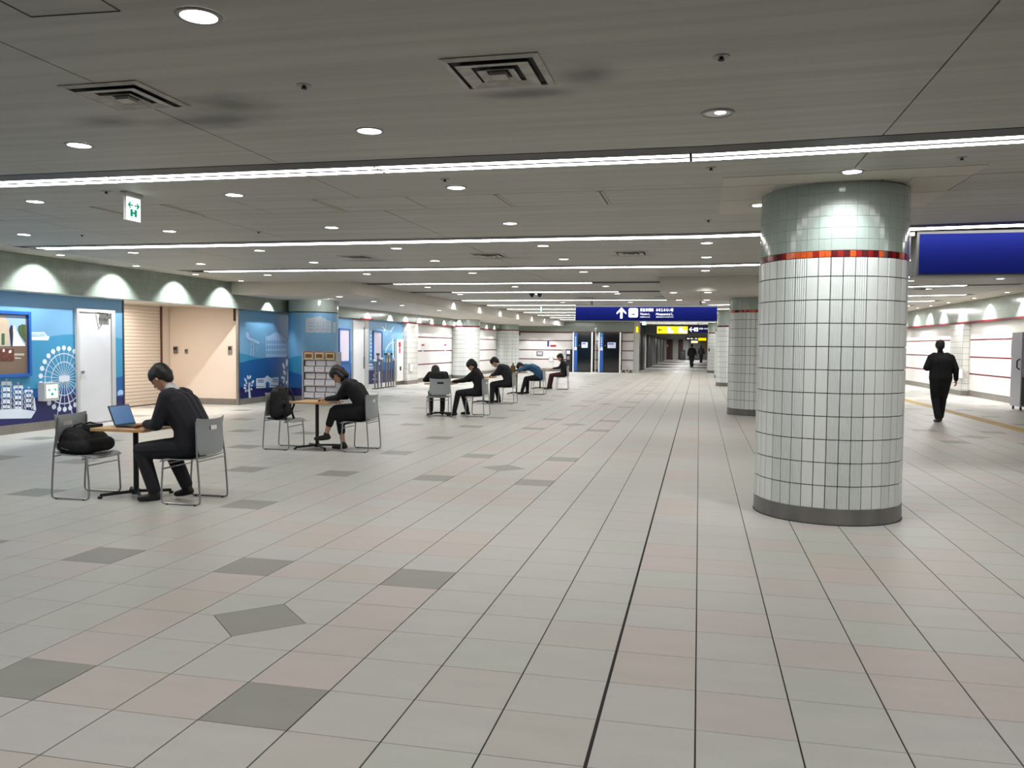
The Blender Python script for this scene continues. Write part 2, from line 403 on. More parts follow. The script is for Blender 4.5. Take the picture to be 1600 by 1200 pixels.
for dz, i, j, vis in cells:
    k = tile_kind(i, j); x0, y0 = GX+T*i, GY+T*j
    corner = None
    for base in (0, 15, 30, 45, -15):
        if (i, j-base) in diam: corner = diam[(i, j-base)]
        if (i-18, j-base) in diam: corner = diam[(i-18, j-base)]
    wide = i in (-1, -2)   # the expansion joint runs between these columns
    if vis and nt_ < 296:
        if corner is None and not wide: me = base_tiles[k]
        else:
            b = MB(); vs, fs = tile_geo(GAPX+(EXP if i == -1 else 0), T-GAPX, GAP, T-GAP, corner); b.add(vs, fs, FT[k]); me = b.mesh('floor_tile')
        o = link('tile', me, floor, (x0, y0, 0)); nt_ += 1
    else:
        e = EXP if i == -1 else 0
        vs, fs = tile_geo(x0+GAPX+e, x0+T-GAPX, y0+GAP, y0+T-GAP, corner); rest.add(vs, fs, FT[k])
for bi in (-6, 12):
    for base in (0, 15, 30, 45):
        cx, cyy = GX+T*bi, GY+T*(2+base); d = DC-.003
        vs = [(cx-d, cyy, 0), (cx, cyy-d, 0), (cx+d, cyy, 0), (cx, cyy+d, 0)]; vs += [(x, y, -.006) for x, y, z in vs]
        b = MB(); b.add(vs, [(0, 1, 2, 3)]+[(4+q, 4+(q+1) % 4, (q+1) % 4, q) for q in range(4)], FT[2])
        if base == 0 and bi == -6: b.build('tile', floor, fix=False)['label'] = 'dark diamond tile'
        else:
            o2 = len(rest.v); rest.add(b.v, b.f, FT[2])
rest_o = rest.build('paving_tiles', floor, fix=False); rest_o['kind'] = 'stuff'
gl = MB()
g0 = Vector((6.15, 17, 0)); 
for k in range(0, 40):
    y = 5+k*1.2; gl.box(5.98, 6.28, y+.004, y+1.196, 0.0005, .004, m_yguide)
    for a in range(4): gl.box(6.01+a*.07, 6.045+a*.07, y+.03, y+1.17, .004, .008, m_yguide)
tag(gl.build('tactile_guide_line'), 'narrow yellow tactile guide line running along the floor near the right wall', 'guide line')

# ------------------------------------------------------------------ CEILING
SY = [1.75, 6.34, 10.95, 15.0, 18.7, 21.85, 25.9, 29.2, 32.4, 35.6, 38.8, 42.2, 45.4]     # strip centres
SH = .235
ceiling = empty('ceiling', (0, 0, 2.97)); struct(ceiling)
def quad_panel(b, x0, x1, y0, y1, m, zoff=0., th=.03, sub=None):
    """flat panel under the ceiling void, following the slight climb"""
    xs = [x0, x1] if not (x0 < 0 < x1) else [x0, 0, x1]
    for a, c in zip(xs[:-1], xs[1:]):
        vs = [(x, y, CZ(x)+zoff+dz) for dz in (0, th) for y in (y0, y1) for x in (a, c)]
        b.add(vs, [(0, 2, 3, 1), (4, 5, 7, 6), (0, 1, 5, 4), (2, 6, 7, 3), (0, 4, 6, 2), (1, 3, 7, 5)], m)
SEAMX = [-10.02, -7.72, -3.27, 1.18, 5.63, 7.55]
g = .010
def panels(y0, y1, seams, name='ceiling_panel', holes=()):
    for a, c in zip(seams[:-1], seams[1:]):
        b = MB(); quad_panel(b, a+g/2, c-g/2, y0+g/2, y1-g/2, m_ceil); b.build(name, ceiling).location = (0, 0, -2.97)
edges = [-3.2]
for s in SY: edges += [s-SH, s+SH]
edges += [49.2]
for bi in range(0, len(edges), 2):
    y0, y1 = edges[bi], edges[bi+1]
    seams = [x for x in SEAMX]
    if y0 > 17: seams = [-7.82]+[x for x in SEAMX if x > -7.7]
    if bi == 4:
        panels(y0, 7.68, seams); panels(8.42, y1, [-10.02, -7.72, -5.5, -3.3, 7.55])
        panels(7.68, 8.42, [-10.02, -9.0, -8.1, -7.25, -6.3, -5.45, -4.6, -3.75, -2.8, -1.9, -.92, .2, .96, 1.5, 2.2, 3.6, 5.63, 7.55])
        for x in (-8.1, -6.3, -5.45, -3.75, -1.9, -.92):      # raised double joint bars of the access panels
            b = MB(); b.box(x-.03, x-.012, 7.7, 8.4, 2.962, 2.97, m_cream); b.box(x+.012, x+.03, 7.7, 8.4, 2.962, 2.97, m_cream); b.build('joint_bar', ceiling).location = (0, 0, -2.97)
    else: panels(y0, y1, seams)
void = MB(); void.add([(x, y, CZ(x)+.13) for x, y in [(-14, -4), (0, -4), (9.5, -4), (9.5, 56.6), (0, 56.6), (-14, 56.6)]], [(0, 1, 4, 5), (1, 2, 3, 4)], m_ceil_back)
void.build('backing', ceiling, fix=False).location = (0, 0, -2.97)
# cream border beside both walls and around the near pillar
b = MB(); quad_panel(b, -10.85, -10.026, -3.2, 17.68, m_cream); b.build('border_panel', ceiling).location = (0, 0, -2.97)
b = MB(); quad_panel(b, 7.556, 8.6, -3.2, 49.2, m_cream); b.build('border_panel', ceiling).location = (0, 0, -2.97)
b = MB(); quad_panel(b, -4.0, 7.55, 49.2, 56.5, m_ceil); b.build('ceiling_panel', ceiling).location = (0, 0, -2.97)
cp = MB()
for (x0, x1, y0, y1) in [(.17, 2.19, 7.28, 9.25)]:
    quad_panel(cp, x0, x1, y0, 7.675, m_cream, -.004, .004); quad_panel(cp, x0, x1, 8.425, y1, m_cream, -.004, .004)
    quad_panel(cp, x0, .62, 7.69, 8.41, m_cream, -.004, .004); quad_panel(cp, 1.74, x1, 7.69, 8.41, m_cream, -.004, .004)
cp.build('pale_square_panel', ceiling).location = (0, 0, -2.97)
ah = MB()
for a in (0, 1):
    pass
q = [atZ(-25, -12, 2.97), atZ(49, 26, 2.97), atZ(188, 17, 2.97), atZ(150, -6, 2.97)]
for a, c in ((q[0], q[1]), (q[1], q[2]), (q[2], q[3])): ah.tube([(a.x, a.y, 2.969), (c.x, c.y, 2.969)], .003, m_dark, 4)
tag(ah.build('access_hatch'), 'square access hatch outline in the ceiling, top corner beside the near air vent', 'hatch')

# light lines: a dark channel with one or two luminous tubes
XE = [(-14, 9.2)]*2+[(-10.15, 7.3)]*2+[(-7.8, 7.35), (-7.8, 7.4)]+[(-7.8, 7.4)]*7
XR = {4: -.84, 5: -.84}          # these two stop at the pillar soffit on the right
gname = 'light lines across the ceiling'
def light_line(k, yc, xa, xb, label, la=None, lb=None):
    r = empty('linear_light', ((xa+xb)/2, yc, 2.97)); tag(r, label, 'ceiling light', gname)
    ox, oy = (xa+xb)/2, yc
    def shift(o): o.location = (-ox, -oy, -2.97); return o
    c = MB(); z = .0
    xs = [xa] + ([0.] if xa < 0 < xb else []) + [xb]
    for a, e in zip(xs[:-1], xs[1:]):
        for (y0, y1, z0, z1) in ((-SH, SH, .055, .075), (-SH, -SH+.012, -.004, .06), (SH-.012, SH, -.004, .06), (-SH+.012, -.025, .0, .01), (.09, .125, -.006, .05)):
            vs = [(x, yc+y, CZ(x)+zz) for zz in (z0, z1) for y in (y0, y1) for x in (a, e)]
            c.add(vs, [(0, 2, 3, 1), (4, 5, 7, 6), (0, 1, 5, 4), (2, 6, 7, 3), (0, 4, 6, 2), (1, 3, 7, 5)], m_chdark)
    shift(c.build('channel', r))
    la = xa+.3 if la is None else la; lb = xb-.05 if lb is None else lb
    segs = [(la, lb)]
    if k <= 1: segs = [(-14, -6.98), (-6.96, -5.02), (-5.0, -2.58), (-2.56, -.10), (-.08, 9.1)]
    for (y0, y1) in ((-.01, .08), (.135, .225)):
        t = MB()
        for s0, s1 in segs:
            xs2 = [s0]+([0.] if s0 < 0 < s1 else [])+[s1]
            for a, e in zip(xs2[:-1], xs2[1:]):
                vs = [(x, yc+y, CZ(x)+zz) for zz in (-.004, .03) for y in (y0, y1) for x in (a, e)]
                t.add(vs, [(0, 2, 3, 1)], m_strip)
                t.add(vs, [(4, 5, 7, 6), (0, 1, 5, 4), (2, 6, 7, 3), (0, 4, 6, 2), (1, 3, 7, 5)], m_white)
        shift(t.build('light_tube', r, fix=False))
ordn = ['nearest and widest', 'second', 'third', 'fourth', 'fifth', 'sixth', 'seventh', 'eighth', 'ninth', 'tenth', 'eleventh', 'twelfth']
for k, yc in enumerate(SY):
    xa, xb = XE[k]
    lab = ('double light line above the camera, outside the top of the view' if k == 0 else 'nearest double light line crossing the whole ceiling in front of the big pillar' if k == 1 else '%s light line in view across the grey ceiling' % ordn[k-1])
    la = {2: -9.95, 3: -9.7, 4: -7.1, 5: -6.6}.get(k)
    lb = {4: -2.4, 5: -2.1}.get(k)
    if k in XR:
        light_line(k, yc, xa, XR[k], lab, la, lb); light_line(k, yc, 3.45, xb, lab.replace('across', 'continuing right of the second pillar across'), 3.5, xb-1.2)
    else: light_line(k, yc, xa, xb, lab, la, lb)
# beyond the wall that carries the booths
for k, yc in enumerate((49.8, 53.0)):
    light_line(20+k, yc, -3.8, 7.3, 'light line beyond the booth wall, %s of the two' % ('nearer', 'farther')[k])

# ------------------------------------------------------------------ downlights
def make_down(lit=True):
    r = empty('downlight', (0, 0, 0))
    n = 28; b = MB()
    b.disc((0, 0, -.006), .098, m_ring, n, 0, .079); b.disc((0, 0, 0), .102, m_ring, n, -.006, .098); b.disc((0, 0, -.006), .0795, m_ring, n, .0025, .0785)
    b.build('trim_ring', r, fix=False)
    b = MB(); b.disc((0, 0, -.004), .079, m_lens if lit else m_lens_dim, n); b.build('lens' if lit else 'reflector', r, fix=False)
    if not lit:
        b = MB(); b.disc((.015, -.02, -.0052), .034, m_lens, 14); b.build('lamp', r, fix=False)
    return r
dproto = make_down(); dproto2 = make_down(False)
used = [False, False]
def down(x, y, label, lit=True, sc=1., z=None):
    k = 0 if lit else 1; p = (dproto, dproto2)[k]
    o = p if not used[k] else copy_tree(p); used[k] = True
    o.location = (x, y, (CZ(x) if z is None else z)-.001); o.scale = (sc, sc, 1)
    tag(o, label, 'downlight', 'round downlights in the ceiling'); return o
rows = [(3.3, [-2.15]), (5.27, [-4.41, -2.17, .08]), (7.3, [-8.85, -6.64, -4.39, -2.17]), (9.54, [-8.86, -6.66, -4.42, -2.18]),
        (11.75, [-8.86, -6.64, -4.41, -2.2, .07, 4.4]), (13.6, [-8.86, -6.64, -4.41, -2.2, .08]), (16.0, [-8.86, -6.64, -4.41, -2.2, .08, 2.3]),
        (17.0, [5.4]), (19.9, [-6.64, -4.41, -2.2, 4.5, 6.3]), (22.8, [-6.64, -4.41, -2.2, 5.6]), (27.2, [-4.41, -2.2, .08, 5.6]), (30.5, [-4.41, -2.2, 4.5]), (34, [-4.41, -2.2])]
rowname = ['very nearest', 'first', 'second', 'third', 'fourth', 'fifth', 'sixth', 'seventh', 'eighth', 'ninth', 'tenth', 'eleventh', 'twelfth']
place = {0: ['big downlight at the top edge of the view, closest to the camera'],
         1: ['downlight before the nearest light line, below the sooty left air vent', 'downlight between the two near air vents and the nearest light line', 'dim mirrored downlight right of the near air vent'],
         2: ['downlight past the nearest light line at the far left edge', 'downlight past the nearest light line, left of the hanging exit sign', 'downlight past the nearest light line, right of the hanging exit sign', 'downlight just past the nearest light line, above the middle of the hall']}
seq = ['leftmost', 'second from left', 'third from left', 'fourth from left', 'fifth from left', 'sixth from left']
for ri, (y, xs) in enumerate(rows):
    for xi, x in enumerate(xs):
        lab = place[ri][xi] if ri in place and xi < len(place[ri]) else '%s downlight in the %s row of lights from the camera' % (seq[xi], rowname[ri])
        down(x, y, lab, lit=not (ri == 1 and x > 0))
down(1.18, 7.29, 'downlight on the pale panel right before the big tiled pillar')
down(.55, 8.76, 'downlight on the pale panel left behind the big tiled pillar')
spot('pillar_spot', (1.18, 7.30, CZ(1.18)-.02), (1.185, 7.62, 2.4), 75, 84, .8, (.93, .97, 1), .06)
spot('pillar_spot', (.55, 8.76, CZ(.5)-.03), (.6, 8.7, 0), 25, 60, .5)
# wall washers along both walls
for k in range(8):
    y = 4.3+1.9*k-.12*(k > 6)
    down(-10.35, y, 'small wall-wash downlight by the left wall, %s from the camera' % seq[k] .replace('leftmost', 'first').replace(' from left', '') if k < 6 else 'small wall-wash downlight by the left wall, %s before the soffit' % ('last but one', 'last')[k-6], True, .8)
    spot('wall_wash', (-10.35, y, 2.955), (-10.80, y, 2.1), WASH_W*7, 100, .5, (.93, .98, 1), .02)
for k, y in enumerate((25.2, 27.98, 30.67, 32.87, 34.72, 36.69, 38.75, 41, 43.5)):
    x = 8.15
    down(x, y, 'small wall-wash downlight by the right wall, %s row from the camera' % ordn[k].replace('nearest and widest', 'first'), True, .8)
    spot('wall_wash', (x, y, CZ(x)-.015), (x+.40, y, 2.2), WASH_W*7, 96, .45, (.93, .98, 1), .02)
for k, y in enumerate((19.6, 23.0, 26.2, 28.3, 29.9, 31.5, 33.1, 34.8, 36.4, 39.5, 42.2, 43.9)):
    spot('wall_wash', (-10.62, y, 2.675), (-10.95, y, 1.8), WASH_W*2.4, 98, .4, (.93, .98, 1), .02)
for k, x in enumerate((-9.8, -8.9, -6.2, -4.9)):
    spot('wall_wash', (x, 48.35, 2.66 if x < -7.82 else 2.95), (x, 48.45, 0), WASH_W*3, 100, .4, (.93, .98, 1), .02)
for y in (26.1, 29.4, 32.6, 35.9, 39.1, 42.4, 45.6):      # cones on the face of the long soffit
    spot('soffit_spot', (-7.60, y, 2.955), (-7.80, y, 2.66), 40, 84, .4, (1, 1, 1), .02)
spot('soffit_spot', (.1, 17.05, 2.95), (.1, 17.2, 0), 40, 110, .8)
spot('soffit_spot', (-9.3, 17.5, 2.95), (-9.3, 17.6, 0), 30, 110, .8)
area('niche_lamp', (-12.0, 16.3, 2.36), (-12.0, 16.3, 0), 62, 1.4, 1.4, (1, .91, .80))
area('column_lamp', (-9.3, 20.0, 2.66), (-10.2, 20.9, 1.4), 6, .2, .2, (1, 1, 1))
for (x, y, z, w) in [(-1.5, 59, 2.3, 90), (-1.5, 68, 2.3, 100), (-1.5, 78, 2.3, 110), (-1, 88, 2.3, 120), (-1, 96, 2.3, 140), (-9.4, 25, 2.66, 70), (-9.4, 30, 2.66, 85), (-9.4, 35.5, 2.66, 85), (-9.4, 41.5, 2.66, 85), (-7.0, 46.5, 2.94, 110), (7.2, 28, 3.07, 120), (7.2, 36, 3.07, 120)]:
    area('added_fill_light', (x, y, z), (x, y, 0), w, 1.2, .3)  # fill lights without fixtures, added to brighten the passage, soffit bays and walls
for (x, y) in [(1.1, 32.6), (1.1, 49.7)]: spot('pillar_spot', (x-.3, y, 3.0), (x-.2, y+.3, 0), 90, 75, .5)

# sprinklers
def sprinkler(x, y, label):
    b = MB(); z = CZ(x)
    b.disc((x, y, z-.004), .04, m_ring, 18); b.disc((x, y, z), .042, m_ring, 18, -.004, .04)
    b.cyl((x, y, z-.004), (x, y, z-.018), .010, m_dark, 8); b.cyl((x, y, z-.016), (x, y, z-.020), .016, m_dark, 12)
    tag(b.build('ceiling_sprinkler'), label, 'sprinkler', 'small sprinkler heads in the ceiling')
for (u, v, lab) in [(475, 133, 'small sprinkler head between the two near air vents'), (1127, 88, 'small sprinkler head above the dim mirrored downlight'), (695, 280, 'small sprinkler head beside the downlight past the nearest light line'),
                    (1111, 262, 'small sprinkler head left of the big pillar behind the light line'), (1503, 246, 'small sprinkler head right of the big pillar behind the light line'), (166, 299, 'small sprinkler head left of the hanging exit sign'),
                    (1107, 344, 'small sprinkler head left of the big pillar above the second light line'), (128, 367, 'small sprinkler head near the left wall before the second light line'), (404, 362, 'small sprinkler head before the second light line, left half of hall')]:
    p = atZ(u, v, 2.97); p = atZ(u, v, CZ(p.x)); sprinkler(p.x, p.y, lab)

# air diffusers
def make_vent():
    r = empty('air_vent', (0, 0, 0)); h = .245
    def frame(name, a, bb, z0, z1, m, par=r):
        b = MB(); o = [(-a, -a, z0), (a, -a, z0), (a, a, z0), (-a, a, z0)]; i = [(-bb, -bb, z1), (bb, -bb, z1), (bb, bb, z1), (-bb, bb, z1)]
        t = .004; o2 = [(x, y, z+t) for x, y, z in o]; i2 = [(x, y, z+t) for x, y, z in i]
        b.add(o+i+o2+i2, [(k, 4+k, 4+(k+1) % 4, (k+1) % 4) for k in range(4)]+[(8+k, 8+(k+1) % 4, 12+(k+1) % 4, 12+k) for k in range(4)]+[(k, (k+1) % 4, 8+(k+1) % 4, 8+k) for k in range(4)]+[(4+k, 12+k, 12+(k+1) % 4, 4+(k+1) % 4) for k in range(4)], m)
        return b.build(name, par)
    mv = mat('vent_paint', (176, 172, 165), .4, noise=.25, nscale=14)
    b = MB(); b.add([(-.225, -.225, -.001), (.225, -.225, -.001), (.225, .225, -.001), (-.225, .225, -.001)], [(0, 3, 2, 1)], m_dark); b.build('duct_shade_plate', r, fix=False)  # flat dark plate painted as the shade inside the duct, no hole behind
    frame('frame', .25, .218, -.006, -.014, mv); frame('cone', .188, .122, -.024, -.013, mv); frame('cone', .098, .058, -.024, -.012, mv)
    b = MB(); b.box(-.042, .042, -.042, .042, -.03, -.012, mv); b.build('centre_plate', r)
    return r
vp = make_vent(); first = True
for x, y, lab in [(-1.04, 4.27, 'square air vent near the top middle of the ceiling, the clearest of all'), (-3.26, 4.28, 'square air vent with soot smudges, left of the other near vent'), (-5.5, 12.85, 'distant square air vent past the second light line, left of three'),
                  (-3.27, 12.85, 'distant square air vent past the second light line, middle of three'), (-1.04, 12.85, 'distant square air vent past the second light line, right of three'), (5.5, 22.9, 'far square air vent right of the big pillar'), (-3.27, 24.5, 'far square air vent before the black ceiling cameras'), (-1.04, 24.2, 'far square air vent above the blue overhead sign')]:
    o = vp if first else copy_tree(vp); first = False; o.location = (x, y, CZ(x)); tag(o, lab, 'air vent', 'square air vents in the ceiling')

# dome cameras
for (u, v, lab) in [(831, 465, 'black dome camera on the ceiling, left of the pair'), (843, 465, 'black dome camera on the ceiling, right of the pair')]:
    p = atZ(u, v, 2.86); b = MB()
    b.cyl((p.x, p.y, 2.97), (p.x, p.y, 2.93), .065, m_black, 16); b.cyl((p.x, p.y, 2.93), (p.x, p.y, 2.87), .06, m_black, 16, .02)
    tag(b.build('dome_camera', smooth=True), lab, 'camera', 'black dome cameras')

# ------------------------------------------------------------------ LEFT WALL
XW, XB, ZB = -11.08, -10.85, 2.365
NY0, NY1 = 14.36, 18.6
wl = MB(); wl.box(XW-.25, XW, -4, NY0, 0, 3.1, m_white); wl.box(XW-.25, XW, NY1+.02, 49.5, 0, 3.1, m_white); wl.box(XW-2.2, XW-.25, NY0-.12, NY0, 0, 3.1, m_beige)
wl.box(XW-2.35, XW, NY1, NY1+.3, 0, 3.1, m_beige); wl.box(XW-2.5, XW-1.98, NY0-.2, NY1+.3, 0, 3.1, m_beige)
wl.box(XW-2.0, XB-.02, NY0, NY1, 2.42, 2.5, m_cream); wall_left = struct(wl.build('wall_left'))
bk = MB(); bk.box(XW-.01, XB, -4, 17.9, ZB, 2.97, m_gbulk)
bk.box(XW, XB, 17.9, 49.2, ZB, 2.69, m_gbulk); bk.build('tiled_bulkhead', wall_left)
bb = MB(); bb.box(XW-.05, XB-.01, -4, 17.9, ZB-.012, ZB, m_white); bb.build('bulkhead_edge', wall_left)
tr = MB(); tr.box(XB-.004, XB+.012, 25.6, 26.7, ZB-.03, ZB+.02, m_mosaic_line); tr.box(XB-.004, XB+.012, 29.6, 48.9, ZB-.03, ZB+.02, m_mosaic_line); tr.build('mosaic_stripe', wall_left)
for y0, y1 in [(-4, 13.0), (14.14, NY0), (NY1, 26.2), (29.5, 48.8)]:
    y = y0
    while y < y1-.01:
        e = min(y+1.2, y1); b = MB(); b.box(XW, XW+.02, y+.002, e-.002, 0, .15, m_base); struct(b.build('baseboard_left')).name = 'baseboard_left'; y = e
b = MB(); b.box(XW-1.98, XW-.02+.02, NY1-.02, NY1, 0, .15, m_base); b.build('baseboard', wall_left)
b = MB(); b.box(XW-.06, XW+.015, NY0-.02, NY0+.02, 0, 2.36, m_chdark); b.box(XW-.05, XW+.012, NY1-.05, NY1+.01, 0, 2.36, m_steel); b.build('corner_trim', wall_left)
# shutter with slats in the niche
sh = empty('roller_shutter', (XW-1.96, 16.5, 0)); tag(sh, 'cream roller shutter of narrow horizontal slats inside the lit niche', 'shutter')
gd = MB(); gd.box(XW-1.97, XW-1.92, NY1-.34, NY1-.31, 0, 2.42, m_brown); o = gd.build('guide_rail', sh); o.location = (-(XW-1.96), -16.5, 0)
z = .02; sm = None
while z < 2.4:
    if sm is None:
        b = MB(); y0, y1 = NY0+.02-16.5, NY1-.34-16.5
        pr = [(0, 0), (.007, .008), (.009, .04), (.003, .076), (0, .078)]
        vs = [(x, y, zz) for y in (y0, y1) for x, zz in pr]; n = len(pr)
        b.add(vs, [(k, k+1, n+k+1, n+k) for k in range(n-1)]+[tuple(range(n))[::-1], tuple(range(n, 2*n))], m_beige_j); sm = b.mesh('slat')
    link('slat', sm, sh, (0, 0, z)); z += .082
b = MB(); b.box(XW-1.98, XW-1.965, NY0, NY1-.3, 0, 2.42, m_chdark); o = b.build('backing_sheet', sh); o.location = (-(XW-1.96), -16.5, 0)
b = MB(); b.box(XW-1.975, XW-1.93, NY1-.34+.07, NY1-.021, 0, 2.42, m_beige); b.build('side_cover', wall_left)
for (u0, u1, v0, v1, nm, lab) in [(271, 277.5, 541.5, 552.5, 'switch_plate', 'larger steel switch plate on the beige niche wall'), (289, 293, 545.5, 552.5, 'key_switch', 'small key switch beside the larger plate on the beige niche wall'), (356.5, 362, 540.5, 553.5, 'shutter_control', 'steel shutter control box at the outer end of the beige niche wall')]:
    p, q = atY(u0, v1, NY1-.02), atY(u1, v0, NY1-.02); b = MB(); b.box(p.x, q.x, NY1-.03, NY1, p.z, q.z, m_steel); b.box(p.x+.015, q.x-.015, NY1-.036, NY1-.03, (p.z+q.z)/2, q.z-.02, m_dark)
    tag(b.build(nm), lab, 'switch')
p, q = atY(365.5, 501.5, NY1-.02), atY(367.5, 482, NY1-.02); b = MB(); b.box(p.x, q.x, NY1-.05, NY1, p.z, 2.42, m_brown); tag(b.build('door_stop_rail'), 'short dark vertical rail hanging at the top of the beige niche wall', 'rail')

# ---- murals
def poly_on(b, pts, fn, off, m, th=.0015):
    P = [fn(u, v) for u, v in pts]; b.prism([p+Vector(off) for p in P], Vector(off).normalized()*th, m)
def W1(u, v): return atX(u, v, XW)
OFFX = lambda k: (0.0012*k, 0, 0)
def clip_panel(b, y0, y1, z0, z1, m, k): b.box(XW+.0012*k, XW+.0012*k+.0012, y0, y1, z0, z1, m)
mural = empty('harbour_mural', (XW, 10, 0)); tag(mural, 'blue harbour mural with ferris wheel, boat and tall ship on the left wall', 'mural')
def mpart(b, name, par, loc=None):
    o = b.build(name, par); o.location = tuple(-c for c in par.location); return o
b = MB(); clip_panel(b, 4, NY0-.02, .15, ZB-.01, m_sky, 1); mpart(b, 'sky', mural)
def curve_band(Y0, Y1, fn, zb, m, k, n=40):
    b = MB(); ys = [Y0+(Y1-Y0)*i/n for i in range(n+1)]
    P = [(XW+.0012*k, y, fn(y)) for y in ys]+[(XW+.0012*k, Y1, zb), (XW+.0012*k, Y0, zb)]
    b.prism(P, (.0012, 0, 0), m); return b
def pw(pts):
    ys = [p[0] for p in pts]; zs = [p[1] for p in pts]
    return lambda y: float(np.interp(y, ys, zs))
def c7(x, y): return (x/5.455, 460+y/5.455)
def wl_pts(L): return [(W1(*c7(*p)).y, W1(*c7(*p)).z) for p in L]
h1 = wl_pts([(250, 385), (350, 372), (420, 357), (520, 345), (600, 338), (670, 343), (760, 348), (900, 355), (1000, 370), (1085, 388)])
h1 = [(4, 1.6), (9, 1.55)]+h1+[(14.4, h1[-1][1]-.01)]
mpart(curve_band(4, NY0-.02, pw(h1), .15, m_mid, 2), 'hill', mural)
h2 = wl_pts([(0, 790), (150, 800), (290, 802), (500, 800), (680, 790), (1000, 708), (1085, 685)])
mpart(curve_band(4, NY0-.02, pw([(4, h2[0][1])]+h2+[(14.4, h2[-1][1]+.03)]), .15, m_deep, 3), 'sea', mural)
h3 = wl_pts([(0, 890), (280, 880), (560, 852), (680, 852), (1000, 868), (1085, 875)])
mpart(curve_band(4, NY0-.02, pw([(4, h3[0][1])]+h3+[(14.4, h3[-1][1])]), .15, m_navy, 4), 'deep_water', mural)
# ferris wheel
c = W1(*c7(545, 718)); fw = MB(); X = XW+.007
def ring(b, c, r, w, X, m, n=48):
    for i in range(n):
        a0, a1 = 2*PI*i/n, 2*PI*(i+1)/n
        b.add([(X, c.y+math.cos(a)*q, c.z+math.sin(a)*q) for a, q in ((a0, r-w), (a0, r+w), (a1, r+w), (a1, r-w))], [(0, 1, 2, 3)], m)
def bar(b, y0, z0, y1, z1, w, X, m):
    d = Vector((0, y1-y0, z1-z0)).normalized(); n = Vector((1, 0, 0)).cross(d)*w; p, q = Vector((X, y0, z0)), Vector((X, y1, z1))
    b.add([p-n, p+n, q+n, q-n], [(0, 1, 2, 3)], m)
R1 = .448
ring(fw, c, R1, .009, X, m_mw); ring(fw, c, .30, .008, X, m_mw)
for i in range(26):
    a = 2*PI*i/26+.12; bar(fw, c.y+.05*math.cos(a), c.z+.05*math.sin(a), c.y+.52*math.cos(a), c.z+.52*math.sin(a), .0045, X, m_mw)
fw.prism([(X, c.y+y, c.z+z_) for y, z_ in rr(-.13, .13, -.055, .055, .03)], (.001, 0, 0), m_mw)
bar(fw, c.y, c.z, c.y-.21, c.z-.75, .008, X, m_mw); bar(fw, c.y, c.z, c.y+.21, c.z-.75, .008, X, m_mw)
mpart(fw, 'ferris_wheel', mural)
gg = MB()
for i in range(26):
    a = 2*PI*i/26+.12; cc = (c.y+.55*math.cos(a), c.z+.55*math.sin(a))
    gg.prism([(X+.001, cc[0]+.05*math.cos(t)*1., cc[1]+.045*math.sin(t)) for t in [2*PI*q/12 for q in range(12)]], (.001, 0, 0), m_mw)
mpart(gg, 'gondola', mural)
def px_part(name, polys, fn, scale, offp, par, X_off, m):
    b = MB()
    for pl in polys:
        poly_on(b, [(offp[0]+x/scale, offp[1]+y/scale) for x, y in pl], fn, X_off, m)
    return mpart(b, name, par)
B_ = lambda x0, y0, x1, y1: [(x0, y0), (x1, y0), (x1, y1), (x0, y1)]
px_part('boat', [[(250, 322), (375, 320), (398, 352), (420, 360), (408, 392), (250, 390)]], W1, 5.455, (0, 460), mural, (.006, 0, 0), m_mw)
px_part('boat_window', [B_(262, 330, 302, 356), B_(308, 330, 320, 356), [(328, 330), (370, 330), (385, 354), (328, 354)]], W1, 5.455, (0, 460), mural, (.009, 0, 0), m_mlt)
sails = []
for (x0, x1, rows_) in [(-60, -6, [(770, 800), (808, 846), (854, 896), (904, 944)]), (4, 100, [(742, 780), (792, 832), (842, 884), (894, 936), (944, 976)]), (108, 196, [(774, 806), (818, 852), (864, 900), (910, 948), (956, 984)]), (202, 280, [(812, 838), (848, 880), (890, 926), (934, 968)])]:
    for (a, d) in rows_: sails.append([(x0+6, a), (x1-6, a), (x1, d), ((x0+x1)/2, d-9), (x0, d)])
    xm = (x0+x1)/2; sails.append(B_(xm-2, rows_[0][0]-30, xm+2, rows_[-1][1])); sails.append(B_(xm-12, rows_[0][0]-20, xm+12, rows_[0][0]-16))
    sails.append(B_(x0+8, rows_[0][1], x0+16, rows_[-1][1]+10)); sails.append(B_(x1-16, rows_[0][1], x1-8, rows_[-1][1]+10))
sails.append([(284, 878), (292, 880), (306, 990), (280, 985)])
px_part('tall_ship_sail', sails, W1, 5.455, (0, 460), mural, (.007, 0, 0), m_mw)
px_part('tall_ship_hull', [[(-80, 985), (60, 978), (170, 976), (300, 995), (262, 1056), (-80, 1062)]], W1, 5.455, (0, 460), mural, (.008, 0, 0), m_mw)
px_part('small_boat', [[(1000, 830), (1020, 812), (1050, 820), (1066, 850), (1000, 862)]], W1, 5.455, (0, 460), mural, (.007, 0, 0), m_mlt)

